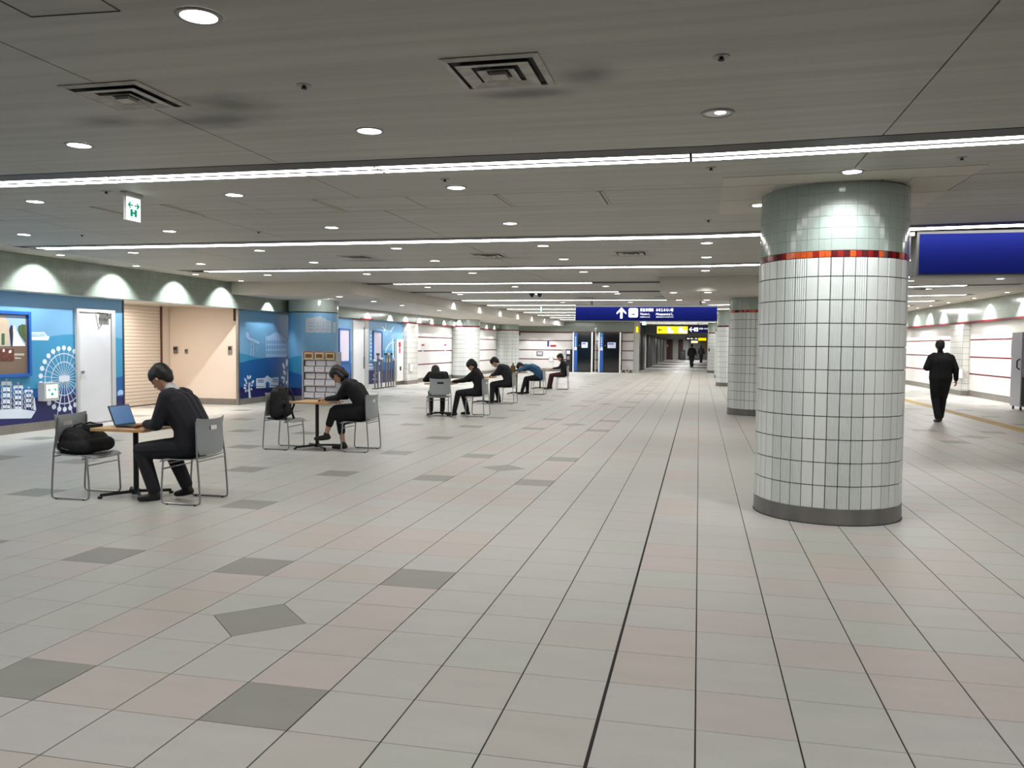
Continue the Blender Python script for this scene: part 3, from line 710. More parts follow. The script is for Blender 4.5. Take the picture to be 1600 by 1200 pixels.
# framed advertising poster
fr = empty('framed_poster', (XW, 10.6, 1.5)); tag(fr, 'large blue-framed wedding photo poster on the left mural wall, cut by the picture edge', 'poster')
pt, pb = W1(*c7(245, 150)), W1(*c7(245, 697)); yR = (pt.y+pb.y)/2; zT, zBm = pt.z, pb.z; yL = yR-1.75
def fpart(b, n): return mpart(b, n, fr)
b = MB(); w = .05
b.box(XW+.006, XW+.06, yL, yR, zT-w, zT, m_bframe); b.box(XW+.006, XW+.06, yL, yR, zBm, zBm+w, m_bframe); b.box(XW+.006, XW+.06, yL, yL+w, zBm+w, zT-w, m_bframe); b.box(XW+.006, XW+.06, yR-w, yR, zBm+w, zT-w, m_bframe); fpart(b, 'frame')
mp1 = mat('poster_taupe', (120, 100, 84), .4); mp2 = mat('poster_sky', (150, 180, 222), .4); mp3 = mat('poster_tree', (74, 98, 60), .5, noise=.5, nscale=30); mp4 = mat('poster_stone', (200, 182, 160), .5, noise=.1, nscale=25)
mp5 = mat('poster_navy_suit', (36, 42, 62), .5); mp6 = mat('poster_dress', (236, 230, 232), .5); mp7 = mat('poster_interior', (108, 62, 52), .5, noise=.7, nscale=40); mp8 = mat('poster_green_door', (60, 100, 74), .5)
b = MB(); b.box(XW+.006, XW+.012, yL+w, yR-w, zBm+w, zT-w, mp1); fpart(b, 'backing_paper')
c3 = lambda L: [(x/10, 480+y/10) for x, y in L]
def pp(polys, name, m, off):
    b = MB()
    for pl in polys: poly_on(b, c3(pl), W1, (off, 0, 0), m, .0008)
    return fpart(b, name)
pp([[(-300, 118), (388, 130), (388, 610), (-300, 612)]], 'photo', mp2, .013)
pp([[(-300, 150), (50, 130), (98, 200), (130, 210), (140, 605), (-300, 608)]], 'photo_building', mp4, .0142)
pp([B_(10, 410, 60, 590)], 'photo_door', mp8, .0152)
pp([[(270, 300), (330, 265), (388, 275), (388, 560), (300, 440), (262, 350)]], 'photo_tree', mp3, .0145)
pp([[(150, 300), (160, 280), (180, 282), (190, 320), (190, 420), (182, 608), (158, 608), (140, 430), (130, 370), (135, 330)]], 'photo_groom', mp5, .0155)
pp([[(195, 300), (210, 288), (225, 300), (232, 350), (300, 470), (385, 608), (186, 608), (198, 420), (190, 350)]], 'photo_bride', mp6, .0158)
pp([B_(-200, 650, 205, 845)], 'photo_interior', mp7, .0145)
pp([[(30, 655), (60, 655), (60, 700), (30, 700)], [(125, 680), (165, 665), (165, 710), (125, 720)]], 'photo_lamp', mp6, .0155)
pp([B_(212, 722, 368, 756)], 'caption_band', mat('poster_caption', (190, 176, 166), .5), .0145)
pp([[(222, 784), (240, 782), (262, 790), (316, 790), (318, 803), (225, 802)]], 'caption_lettering', m_white, .0145)

# door in the left wall
dr = empty('door_1', (XW, 13.57, 0)); struct(dr)
y0, y1 = 13.06, 14.08
b = MB(); b.box(XW, XW+.05, y0, y0+.06, 0, 2.08, m_frame); b.box(XW, XW+.05, y1-.10, y1, 0, 2.08, m_frame); b.box(XW, XW+.05, y0, y1, 2.08, 2.14, m_frame); mpart(b, 'door_frame', dr)
b = MB(); b.box(XW+.002, XW+.03, y0+.065, y1-.11, .02, 2.075, m_door); leaf_o = mpart(b, 'door_leaf', dr)
b = MB(); b.cyl((XW+.03, y0+.13, .98), (XW+.06, y0+.13, .98), .02, m_steel, 12); b.cyl((XW+.06, y0+.13, .98), (XW+.075, y0+.13, .98), .03, m_steel, 14, .022); sub(mpart(b, 'door_knob', dr), leaf_o)
b = MB(); b.box(XW+.03, XW+.1, y1-.42, y1-.17, 1.97, 2.05, m_steel); b.tube([(XW+.08, y1-.25, 2.05), (XW+.2, y1-.40, 2.062), (XW+.06, y1-.5, 2.08)], .01, m_dark, 6); sub(mpart(b, 'door_closer', dr), leaf_o)
b = MB(); b.box(XW-.0, XW+.03, 14.12, NY0, 0, .15, m_base); b.build('baseboard', wall_left)

# wall exit light
def arrows(b, c, du, dv, nrm, s, m):
    """double-headed arrow as two arrows, pointing both ways"""
    c, du, dv = Vector(c), Vector(du), Vector(dv)
    for sg in (-1, 1):
        P = [(.05, -.035), (.05, .035), (.27, .035), (.18, .15), (.27, .15), (.44, 0), (.27, -.15), (.18, -.15), (.27, -.035)]
        b.prism([c+du*(sg*x*s)+dv*(y*s) for x, y in P], Vector(nrm)*.002, m)
pL, pR = W1(*c7(385, 895)), W1(*c7(496, 755)); Xf = XW+.14
e = empty('wall_exit_light', (XW, pL.y, pL.z)); tag(e, 'square lit exit guide light boxed out from the ferris wheel mural', 'exit light')
a, d = atX(400/5.455, 460+885/5.455, Xf), atX(490/5.455, 460+768/5.455, Xf)
b = MB(); b.box(XW+.006, Xf-.004, a.y-.05, d.y+.04, a.z-.05, d.z+.04, m_frame); mpart(b, 'case', e)
b = MB(); b.box(Xf-.004, Xf, a.y, d.y, a.z, d.z, m_exit); mpart(b, 'lit_face', e)
b = MB(); cc = ((Xf), (a.y+d.y)/2, a.z+(d.z-a.z)*.62); arrows(b, cc, (0, 1, 0), (0, 0, 1), (1, 0, 0), (d.y-a.y)*.95, m_green)
cq = (a.y+d.y)/2; b.box(Xf, Xf+.002, cq-.03, cq+.03, a.z+.04, a.z+.09, m_green); mpart(b, 'arrow_print', e)

# second mural, flat part, and the round column mural
def c37(x, y): return (370+x/7.5, 480+y/7.5)
mural2 = empty('harbour_mural', (XW, 20, 0)); tag(mural2, 'blue mural with crane, brick warehouse and trees right of the niche', 'mural')
Y0m, Y1m = NY1+.02, 25.3
b = MB(); clip_panel(b, Y0m, Y1m, .15, ZB-.01, m_sky, 1); mpart(b, 'sky', mural2)
def cb2(L, m, k, name):
    P = [(W1(*c37(*p)).y, W1(*c37(*p)).z) for p in L]; mpart(curve_band(Y0m, Y1m, pw(P), .15, m, k), name, mural2)
cb2([(60, 540), (110, 552), (160, 572), (290, 600), (500, 640), (600, 660)], m_mid, 2, 'hill')
cb2([(60, 650), (160, 618), (300, 598), (450, 585), (600, 570)], m_deep, 3, 'sea')
cb2([(60, 938), (200, 932), (350, 950), (490, 945), (600, 925)], m_navy, 4, 'deep_water')
K = lambda polys, name, m=m_mw, o=.0065, par=mural2: px_part(name, polys, W1, 7.5, (370, 480), par, (o, 0, 0), m)
K([[(104, 285), (140, 308), (140, 350), (262, 405), (262, 436), (140, 386), (104, 350)], B_(160, 380, 168, 572), B_(188, 390, 196, 572), B_(160, 430, 196, 436), B_(160, 500, 196, 506), B_(232, 420, 236, 520)], 'crane', m_mlt)
K([[(335, 585), (335, 345), (400, 325), (425, 305), (465, 290), (510, 320), (580, 375), (580, 585)], B_(334, 300, 340, 350), B_(462, 262, 467, 295)], 'warehouse', m_mlt)
wn = []
for cx in range(345, 575, 30):
    for cyy in (390, 450, 512): wn.append(B_(cx, cyy, cx+18, cyy+38))
K(wn, 'warehouse_window', m_sky, .0085)
K([[(225, 950), (225, 835), (320, 830), (355, 800), (395, 830), (485, 820), (485, 935)]], 'station_building')
K([B_(240, 850, 310, 862), B_(240, 872, 310, 882), B_(410, 842, 476, 852), B_(410, 866, 476, 876), [(335, 945), (335, 890), (355, 868), (378, 890), (378, 945)], B_(225, 925, 325, 932), B_(390, 915, 485, 922)], 'station_opening', m_deep, .0085)
def leafs(c_, L): return [[(x+a*math.cos(t)*math.cos(r)-bb_*math.sin(t)*math.sin(r), y+a*math.cos(t)*math.sin(r)+bb_*math.sin(t)*math.cos(r)) for t in [2*PI*q/10 for q in range(10)]] for x, y, a, bb_, r in L]
K(leafs(0, [(100, 855, 28, 11, 1.1), (127, 822, 26, 10, 1.45), (152, 820, 24, 10, 2.0), (185, 875, 24, 13, 2.2), (95, 915, 17, 11, .6), (110, 890, 14, 9, .9), (92, 948, 17, 14, .4), (103, 980, 18, 9, 1.9), (172, 918, 14, 9, 2.3), (150, 900, 14, 9, 1.7), (168, 960, 14, 10, 1.1), (130, 975, 14, 8, 1.9)])+[[(132, 925), (140, 870), (148, 925), (156, 1000), (164, 1072), (138, 1074)]], 'tree')
K(leafs(0, [(583, 650, 46, 14, 1.6), (547, 690, 38, 15, 1.3), (540, 828, 26, 18, .5), (556, 765, 32, 16, 1.2), (548, 872, 24, 11, 1.9), (580, 880, 22, 9, 1.8)])+[[(590, 780), (598, 720), (600, 930), (592, 930)]], 'tree')

CX, CY, CR = -10.2, 20.87, .66
col = empty('round_mural_column', (CX, CY, 0)); tag(col, 'round column wrapped in the blue harbour mural below a green tiled collar', 'column', kind='thing')
n, nz = 180, 150
def cyl_shell(r, z0, z1, n, nz, fn, mats):
    vs = []; fs = []; mi = []
    for k in range(nz+1):
        z = z0+(z1-z0)*k/nz
        for i in range(n): a = 2*PI*i/n; vs.append((r*math.cos(a), r*math.sin(a), z))
    for k in range(nz):
        for i in range(n):
            fs.append((k*n+i, k*n+(i+1) % n, (k+1)*n+(i+1) % n, (k+1)*n+i)); mi.append(fn(2*PI*(i+.5)/n, z0+(z1-z0)*(k+.5)/nz))
    b = MB(); b.v = vs; b.f = fs; b.mats = list(mats); b.m = mi; return b
def ang(u, v): p = atCyl(u, v, CX, CY, CR); return (math.atan2(p.y-CY, p.x-CX) % (2*PI), p.z)
def crv(L):
    P = sorted(ang(*c37(*p)) for p in L); return lambda a: float(np.interp(a, [q[0] for q in P], [q[1] for q in P]))
k1 = crv([(615, 600), (700, 572), (770, 568), (1050, 545), (1150, 530)]); k2 = crv([(615, 745), (700, 775), (770, 792), (1100, 800)]); k3 = crv([(615, 940), (1100, 940)])
def zf(a, z): return 3 if z < k3(a) else 2 if z < k2(a) else 1 if z < k1(a) else 0
cyl_shell(CR, .14, ZB+.0, n, nz, zf, (m_sky, m_mid, m_deep, m_navy)).build('mural_wrap', col, smooth=True, fix=False)
b = MB(); b.cyl((0, 0, ZB), (0, 0, 2.69), CR+.005, m_gtile, 64); b.build('green_collar', col, smooth=True)
b = MB(); b.cyl((0, 0, ZB-.012), (0, 0, ZB+.012), CR+.012, m_dark, 64); b.build('collar_line', col, smooth=True)
b = MB(); b.cyl((0, 0, 0), (0, 0, .15), CR+.012, m_colbase, 64); b.build('base_band', col, smooth=True)
def cyl_polys(polys, name, m, off=.003):
    b = MB()
    for pl in polys:
        P = []
        for i, p in enumerate(pl):
            q = pl[(i+1) % len(pl)]; k = max(1, int(math.hypot(q[0]-p[0], q[1]-p[1])/25))
            for t in range(k):
                u, v = c37(p[0]+(q[0]-p[0])*t/k, p[1]+(q[1]-p[1])*t/k); w = atCyl(u, v, CX, CY, CR+off); P.append((w.x-CX, w.y-CY, w.z))
        b.add(P, [tuple(range(len(P)))], m)
    return b.build(name, col, fix=False)
# warehouse print split in narrow columns so that it follows the curve
prof = [(808, 118), (815, 135), (905, 118), (915, 90), (920, 118), (975, 104), (980, 85), (985, 105), (1035, 140), (1040, 122), (1045, 145), (1098, 165)]
xs = list(range(808, 1100, 8)); top = lambda x: float(np.interp(x, [p[0] for p in prof], [p[1] for p in prof]))
cyl_polys([[(x, 298), (x, top(x)), (x+8, top(x+8)), (x+8, 298)] for x in xs], 'warehouse', mat('mural_beige_print', (176, 186, 196), .45))
cyl_polys([[(x, 298), (x, 180), (x+8, 172), (x+8, 298)] for x in range(1128, 1160, 8)], 'warehouse_corner', MATS['mural_beige_print'])
cyl_polys([B_(x, y, x+8, y+16) for y in (175, 212, 252) for x in (842, 856, 870, 884, 940, 954, 1004, 1018, 1060, 1074)]+[B_(x, 140, x+3, 292) for x in (908, 980, 1046)], 'warehouse_window', m_sky, .005)

# third stretch of the left wall: door, mural with frames, cabinet, pilaster, white panels
def yw(u, v=560): return atX(u, v, XW).y
dy0, dy1 = yw(549.5), yw(574)
mural3 = empty('harbour_mural', (XW, 27, 0)); tag(mural3, 'blue mural with bridge pylon and gulls behind the barrier posts', 'mural')
def band3(y0, y1):
    pass
for nm, z0, z1, m_, k in (('sky', 1.30, ZB-.01, m_sky, 1), ('hill', .9, 1.30, m_mid, 1), ('sea', .60, .9, m_deep, 1), ('deep_water', .15, .60, m_navy, 1)):
    b = MB(); clip_panel(b, Y1m, dy0-.02, z0, z1, m_, k); clip_panel(b, dy1+.02, yw(629), z0, z1, m_, k); mpart(b, nm, mural3)
def c56(x, y): return (560+x/8.571, 480+y/8.571)
K3 = lambda polys, name, m=m_mw, o=.004: px_part(name, polys, W1, 8.571, (560, 480), mural3, (o, 0, 0), m)
K3([[(452, 380), (460, 380), (474, 700), (460, 700)], [(355, 640), (365, 560), (400, 500), (450, 458), (452, 470), (405, 512), (372, 572), (362, 645)], [(462, 462), (500, 480), (516, 520), (508, 520), (494, 488), (462, 472)], leafs(0, [(455, 395, 14, 20, 0)])[0], [(425, 330), (455, 270), (492, 250), (470, 275), (455, 300), (432, 340)]], 'bridge_pylon')
K3([[(300, 255), (330, 260), (355, 300), (366, 215), (370, 215), (362, 305), (350, 318), (325, 275)], [(360, 365), (384, 345), (378, 360), (366, 372)]], 'gull')
K3([B_(155, 310+k*52, 178, 345+k*52) for k in range(8)]+[B_(140, 755, 192, 780), B_(132, 795, 200, 812), B_(130, 820, 200, 834)], 'tower')
K3([[(262, 720), (272, 750), (290, 720), (288, 770), (264, 770)], B_(272, 860, 290, 1020)]+leafs(0, [(215, 930, 22, 10, 1.5), (235, 880, 10, 6, 0), (195, 965, 12, 6, 0), (230, 965, 12, 6, 0), (205, 905, 10, 6, 1)])+[B_(208, 950, 216, 1030)], 'tree')
def frame_poster(u0, u1, v0, v1, label):
    ym = None; p, q = atX(u0, v0, XW+.03), atX(u1, v1, XW+.03)
    e = empty('framed_notice', (XW, p.y, p.z)); tag(e, label, 'poster', 'tall framed notices on the blue mural')
    b = MB(); w = .05; X0, X1 = XW+.008, XW+.05
    b.box(X0, X1, p.y, q.y, p.z-w, p.z, m_bframe); b.box(X0, X1, p.y, q.y, q.z, q.z+w, m_bframe); b.box(X0, X1, p.y, p.y+w, q.z+w, p.z-w, m_bframe); b.box(X0, X1, q.y-w, q.y, q.z+w, p.z-w, m_bframe); mpart(b, 'frame', e)
    b = MB(); b.box(X0, X0+.02, p.y+w, q.y-w, q.z+w, p.z-w, m_poster); mpart(b, 'paper', e)
frame_poster(529.5, 546.5, 513, 566, 'tall white notice in a blue frame right of the round mural column')
frame_poster(583, 597, 516.5, 562.5, 'tall white notice in a blue frame above the barrier posts')
dr = empty('door_2', (XW, dy0, 0)); struct(dr)
b = MB(); b.box(XW, XW+.05, dy0, dy0+.08, 0, 2.28, m_frame); b.box(XW, XW+.05, dy1-.3, dy1, 0, 2.28, m_frame); b.box(XW, XW+.05, dy0, dy1, 2.28, ZB-.031, m_frame); mpart(b, 'door_frame', dr)
b = MB(); b.box(XW, XW+.03, dy0+.08, dy1-.3, .01, 2.28, m_door); leaf_o = mpart(b, 'door_leaf', dr)
b = MB(); b.box(XW+.03, XW+.07, dy1-.42, dy1-.36, .7, 1.1, m_steel); b.box(XW+.03, XW+.04, dy1-.38, dy1-.34, 1.1, 2.1, m_dark); sub(mpart(b, 'door_handle', dr), leaf_o)
# hydrant cabinet
y0, y1 = yw(616.3), yw(626.5)
e = empty('hydrant_cabinet', (XW, y0, 0)); tag(e, 'tall white hydrant cabinet with a red mark beside the barrier posts', 'cabinet')
b = MB(); b.box(XW+.006, XW+.1, y0, y1, .15, 1.72, m_white); mpart(b, 'body', e)
b = MB(); b.box(XW+.1, XW+.104, y0+.18, y1-.3, 1.42, 1.62, mat('hydrant_red', (150, 20, 26), .4)); b.box(XW+.1, XW+.104, y0+.22, y1-.34, 1.2, 1.40, MATS['hydrant_red']); mpart(b, 'red_mark', e)
b = MB(); b.box(XW+.1, XW+.12, y0+.3, y0+.42, .55, .7, m_dark); mpart(b, 'latch', e)
# barrier posts
PB = [(586, 607.5), (590.5, 607), (596, 606.5), (603, 606), (607, 605.5), (611, 605), (614.5, 604)]
for k, (u, v) in enumerate(PB):
    p = atX(u, v, XW+.32); y = p.y; x = XW+.32
    h = (.95, 1.15, 1.0, 1.15, 1.15, 1.15, .95)[k]
    e = empty('barrier_post', (x, y, 0)); tag(e, 'thin steel barrier post by the blue mural, %s from the white door' % ordn[k].replace('nearest and widest', 'first'), 'barrier post', 'steel barrier posts against the mural')
    b = MB(); b.cyl((0, 0, .02), (0, 0, h), .028, m_steel, 10); b.build('pole', e)
    b = MB(); b.cyl((0, 0, 0), (0, 0, .025), .12, m_dgrey, 16, .1); b.build('foot_disc', e)
    b = MB(); b.box(-.045, .045, -.05, .05, h, h+.07, m_dgrey if k % 2 else m_white); b.build('belt_head', e)
p = atX(602, 566, XW+.3); q = atX(612, 559.5, XW+.3)
b = MB(); b.box(XW+.28, XW+.3, p.y, q.y, p.z, q.z, m_white); b.box(XW+.3, XW+.302, p.y+.06, q.y-.06, q.z-.05, q.z-.03, m_mlt); b.box(XW+.285, XW+.295, p.y+.2, p.y+.24, 1.1, p.z, m_steel)
tag(b.build('notice_board'), 'small white notice board standing over the barrier posts', 'sign')

# pilasters, panels
def pilaster_left(y0, y1, parent):
    b = MB(); b.box(XW, XB, y0, y1, .15, ZB-.03, m_pil_x); b.box(XW, XB-.001, y0-.001, y0, .15, ZB-.03, m_pil_y); b.box(XW, XB+.012, y0-.012, y1+.01, 0, .15, m_base); return b.build('pilaster', parent)
pY = yw(627.5), yw(647)
pilaster_left(pY[0], pY[1]-.2, wall_left)
def strp(X, y0, y1, zs, parent, sgn=1):
    for z in zs:
        b = MB(); b.box(min(X, X+sgn*.006), max(X, X+sgn*.006), y0, y1, z-.022, z+.022, m_mosaic_line); b.build('mosaic_stripe', parent)
LZ = (1.83, 1.27, .72)
y = pY[1]-.2
zs = [.15]+[z for z in reversed(LZ)]+[ZB-.02]
while y < 48.6:
    e_ = min(y+2.6, 48.6)
    for a, c_ in zip(zs[:-1], zs[1:]):
        b = MB(); b.box(XW, XW+.02, y+.004, e_-.004, a+.022, c_-.022, m_panel); b.build('panel', wall_left)
    strp(XW+.0165, y, e_, LZ, wall_left); y = e_
# red-labelled small signs on those panels
for (u, v, w_, h_, nm, lab) in [(661, 539, 4.4, 2.5, 'wall_label', 'small red-topped label on the white wall, left of two'), (696, 539, 3.6, 2.3, 'wall_label', 'small red-topped label on the white wall beside the tiled column')]:
    p = atX(u-w_/2, v+h_/2, XW+.03); q = atX(u+w_/2, v-h_/2, XW+.03); b = MB(); b.box(XW+.02, XW+.03, p.y, q.y, p.z, q.z, mat('label_red', (170, 40, 44), .5)); b.box(XW+.02, XW+.025, p.y+.1, q.y-.1, p.z-.25, p.z-.05, m_poster)
    tag(b.build(nm), lab, 'wall sign', 'small red-topped wall labels')
p = atX(642, 579, XB+.06); q = atX(644.6, 569.5, XB+.06)
e = empty('wall_exit_light', (XB, p.y, p.z)); tag(e, 'lit exit guide light on the tiled pilaster of the left wall', 'exit light')
b = MB(); b.box(XB, XB+.05, p.y-.1, q.y+.05, p.z-.04, q.z+.04, m_frame); mpart(b, 'case', e)
b = MB(); b.box(XB+.05, XB+.055, p.y, q.y, p.z, q.z, m_exit); mpart(b, 'lit_face', e)

# ------------------------------------------------------------------ soffits
sf = MB(); sf.box(XB-.3, -7.82, 17.9, 49.2, 2.69, 3.1, m_soffit); soff = struct(sf.build('ceiling_soffit')); soff['label'] = 'long pale lowered soffit over the left columns'
sf = MB(); sf.box(-.81, 3.42, 17.35, 21.3, 2.68, 3.2, m_soffit); s2 = struct(sf.build('ceiling_soffit'))
b = MB(); b.box(.0, .005, 17.36, 21.29, 2.678, 2.68, m_chdark); b.build('joint', s2)
for o_, pts in ((None, [(-.55, 17.8), (.15, 17.8), (-.5, 20.6), (.15, 20.6)]),):
    for k, (x, y) in enumerate(pts): down(x, y, 'square-side downlight under the soffit of the second pillar, %s' % ('front left', 'front right', 'back left', 'back right')[k], True, 1., 2.68)
for k, y in enumerate((19.0, 21.2, 23.4, 27)): down(-8.6, y, 'downlight under the long left soffit, %s' % ('nearest', 'second', 'third', 'last')[k], True, 1., 2.69)

# ------------------------------------------------------------------ far left cross wall (booths)
YC = 49.2
cw = MB(); cw.box(-11.3, -3.42, YC, YC+.3, 0, 3.2, m_white); wall_cross = struct(cw.build('wall_back'))
b = MB(); b.box(-10.85, -3.75, YC-.12, YC, ZB-.02, 2.69, m_gbulk_y); b.box(-7.82, -3.75, YC-.12, YC, 2.69, 3.1, m_gbulk_y); b.build('tiled_bulkhead', wall_cross)
b = MB(); b.box(-10.85, -3.76, YC-.135, YC-.11, ZB-.06, ZB-.0, m_mosaic_line); b.build('mosaic_stripe', wall_cross)
xs = [-11.05, -9.8, -8.5, -7.3, -6.1, -5.0, -3.76]; zs = [.15, .72, 1.27, 1.83, ZB-.06]
for a, c_ in zip(xs[:-1], xs[1:]):
    for z0, z1 in zip(zs[:-1], zs[1:]):
        b = MB(); b.box(a+.004, c_-.004, YC-.02, YC, z0+.024, z1-.024, m_panel); b.build('panel', wall_cross)
for z in LZ:
    b = MB(); b.box(-11.05, -3.76, YC-.03, YC-.0, z-.024, z+.024, m_mosaic_line); b.build('mosaic_stripe', wall_cross)
b = MB(); b.box(-11.05, -3.76, YC-.03, YC, 0, .15, m_base); b.build('baseboard', wall_cross)
b = MB(); b.box(-3.74, -3.42, YC-.05, YC+.3, 0, 2.97, m_frame); b.build('end_post', wall_cross)
# two booths
def booth(u0, u1, label, dot):
    Yb = 48.45; x0, x1 = atY(u0, 560, Yb).x, atY(u1, 560, Yb).x; e = empty('work_booth', ((x0+x1)/2, Yb+.35, 0)); tag(e, label, 'booth', 'black glass booths')
    L = -(x0+x1)/2, -(Yb+.35), 0
    def P_(b, n): o = b.build(n, e); o.location = L; return o
    m_boo = mat('booth_glass', (10, 14, 18), .08, spec=.8); m_bbl = mat('booth_blue', (18, 82, 160), .35)
    b = MB(); b.box(x0, x1, Yb+.02, Yb+.6, 0.02, 2.31, m_black); P_(b, 'cabin')
    b = MB(); b.box(x0, x0+.07, Yb-.02, Yb+.6, 0, 2.33, m_white); b.box(x1-.09, x1, Yb-.02, Yb+.6, 0, 2.33, m_white); P_(b, 'side_post')
    b = MB(); b.box(x0+.07, x0+.27, Yb-.01, Yb+.03, .05, 2.31, m_bbl); bp_ = P_(b, 'blue_panel')
    b = MB()
    for k in range(5): b.box(x0+.13, x0+.2, Yb-.016, Yb-.01, 1.98-k*.13, 2.06-k*.13, m_mlt)
    b.box(x0+.1, x0+.24, Yb-.016, Yb-.01, 1.28, 1.45, m_poster)
    if dot: b.box(x0+.12, x0+.2, Yb-.016, Yb-.01, 2.16, 2.26, m_green)
    sub(P_(b, 'vertical_lettering'), bp_)
    b = MB(); b.box(x0+.27, x1-.09, Yb, Yb+.02, .08, 2.27, m_boo); gd_ = P_(b, 'glass_door')
    b = MB(); b.box(x0+.52, x1-.3, Yb-.012, Yb, 1.42, 1.75, m_poster); b.box(x0+.56, x1-.42, Yb-.014, Yb-.012, 1.62, 1.70, m_bframe); b.box(x0+.66, x1-.34, Yb-.014, Yb-.012, 1.47, 1.56, m_mlt); sub(P_(b, 'door_notice'), gd_)
    b = MB(); b.cyl((x0+.4, Yb, 1.56), (x0+.4, Yb-.05, 1.56), .03, m_steel, 10); sub(P_(b, 'handle'), gd_)
booth(894.6, 926, 'tall black glass booth with blue side panel, left of two', False)
booth(935, 970, 'tall black glass booth with blue side panel and green light, right of two', True)
p = atY(884, 581, 48.4); q = atY(893, 546, 48.4)
e = empty('ticket_kiosk', ((p.x+q.x)/2, 48.5, 0)); tag(e, 'slim black kiosk standing left of the two booths', 'kiosk')
def KP(b, n): o = b.build(n, e); o.location = (-(p.x+q.x)/2, -48.5, 0)
b = MB(); b.box(p.x, q.x, 48.4, 48.8, 0, q.z, m_black); KP(b, 'body')
b = MB(); b.box(p.x+.04, p.x+.24, 48.38, 48.4, 1.05, 1.25, m_poster); b.box(p.x+.05, p.x+.22, 48.38, 48.4, .72, .92, m_steel); KP(b, 'screen')
def wsign(u0, u1, v0, v1, m, nm, lab, Y=YC-.03, th=.02, m2=None, cat='wall sign'):
    p, q = atY(u0, v1, Y), atY(u1, v0, Y); b = MB(); b.box(p.x, q.x, Y-th, Y, p.z, q.z, m)
    if m2: b.box(p.x+.05, q.x-.05, Y-th-.003, Y-th, p.z+.05, q.z-.05, m2)
    return tag(b.build(nm), lab, cat)
wsign(877.5, 884, 547, 553.5, m_frame, 'framed_notice', 'small grey framed notice left of the black kiosk', m2=m_poster)
wsign(838.5, 848.5, 549, 555.5, m_steel, 'framed_notice', 'small steel-framed plate on the white wall under the red stripe', m2=m_poster)
wsign(855, 858, 533, 541.5, mat('sign_navy', (40, 56, 130), .5), 'wall_sign', 'narrow upright blue sign on the white booth wall')
wsign(860, 869, 539, 541.5, mat('label_red', (170, 40, 44), .5), 'wall_label', 'small red label right of the narrow blue sign')
wsign(857.5, 864.5, 558.5, 565, m_frame, 'wall_exit_light', 'square lit exit guide light low on the white booth wall', m2=m_exit, cat='exit light')
wsign(809.5, 813, 517, 524, m_brown, 'fire_alarm', 'dark red alarm box at the edge of the third tiled column', th=.08, cat='alarm')
# stand pole between booths
p = atY(931, 519, 48.3); b = MB(); b.cyl((p.x, 48.3, 0), (p.x, 48.3, 2.5), .02, m_frame, 8); b.cyl((p.x, 48.3, 2.5), (p.x, 48.3, 2.6), .06, m_frame, 10); b.cyl((p.x, 48.3, 0), (p.x, 48.3, .03), .15, m_frame, 12)
tag(b.build('pole_stand'), 'thin white pole standing between the two black booths', 'pole')
# a low white barrier by the wall end
b = MB()
for x in (-4.25, -3.85): b.tube([(x-.18, 48.5, 0), (x, 48.5, .28), (x+.18, 48.5, 0)], .02, m_white, 6)
tag(b.build('folding_barrier'), 'low white folding barrier at the foot of the wall right of the booths', 'barrier')

# ------------------------------------------------------------------ beyond: dark passage
fl = MB(); fl.box(-4.0, -3.72, YC+.3, 100, 0, 3.1, m_greyw); wfl = struct(fl.build('wall_far_left'))
for k, (y0, y1, m_) in enumerate([(51, 53.3, m_steel), (54.5, 56.6, m_dgrey), (57.5, 59.2, m_frame), (60.5, 62.5, m_dgrey), (63.3, 67.5, m_dark), (70, 72, m_steel), (75, 77.5, m_dgrey), (82, 84, m_steel), (88, 91, m_dgrey)]):
    b = MB(); b.box(-3.74, -3.56 if k % 2 else -3.64, y0, y1, 0, 2.9 if k < 4 else 2.36, m_); b.build('metal_post', wfl)
hd = MB(); hd.box(-4.0, 7.6, 56.5, 56.8, 2.38, 3.15, m_greyw); hd.box(-4.0, 7.6, 56.8, 101, 2.36, 2.46, m_farceil); struct(hd.build('ceiling_low')); 
bw = MB(); bw.box(-5, 9.2, 100, 100.3, 0, 2.5, m_greyw); wfar = struct(bw.build('wall_far'))
b = MB(); b.box(-4.1, -.0, 99.9, 100, 0, .12, m_dark); b.build('baseboard', wfar)
def far(u0, u1, v0, v1, m, n, Y=99.95, th=.06):
    p, q = atY(u0, v1, Y), atY(u1, v0, Y); b = MB(); b.box(p.x, q.x, Y-th, Y, max(p.z, 0), min(q.z, 2.36), m); return b.build(n, wfar)
far(1037.5, 1050, 529.5, 562, m_brown, 'brown_door'); far(1042, 1044, 538.5, 542, m_poster, 'notice', 99.88, .02); far(1051, 1060, 526, 562, m_frame, 'grey_panel'); far(1060, 1067, 527, 562, m_brown, 'brown_panel')
far(1033, 1037, 533, 562, m_dark, 'dark_recess'); far(1067, 1076, 528, 561, m_frame, 'pale_panel'); far(1096, 1103, 531, 549, mat('ochre_panel', (128, 100, 40), .5), 'ochre_panel')
p, q = atY(1062, 562, 97), atY(1071, 547, 97); b = MB(); b.box(p.x, q.x, 96.8, 97.2, 0, q.z, m_black); b.box(p.x+.1, q.x-.1, 96.78, 96.8, .2, q.z-.15, m_dark); tag(b.build('black_cabinet'), 'low black cabinet before the far brown wall panels', 'cabinet')
wr2 = MB(); wr2.box(8.85, 9.1, -4, 101, 0, 3.3, m_white)
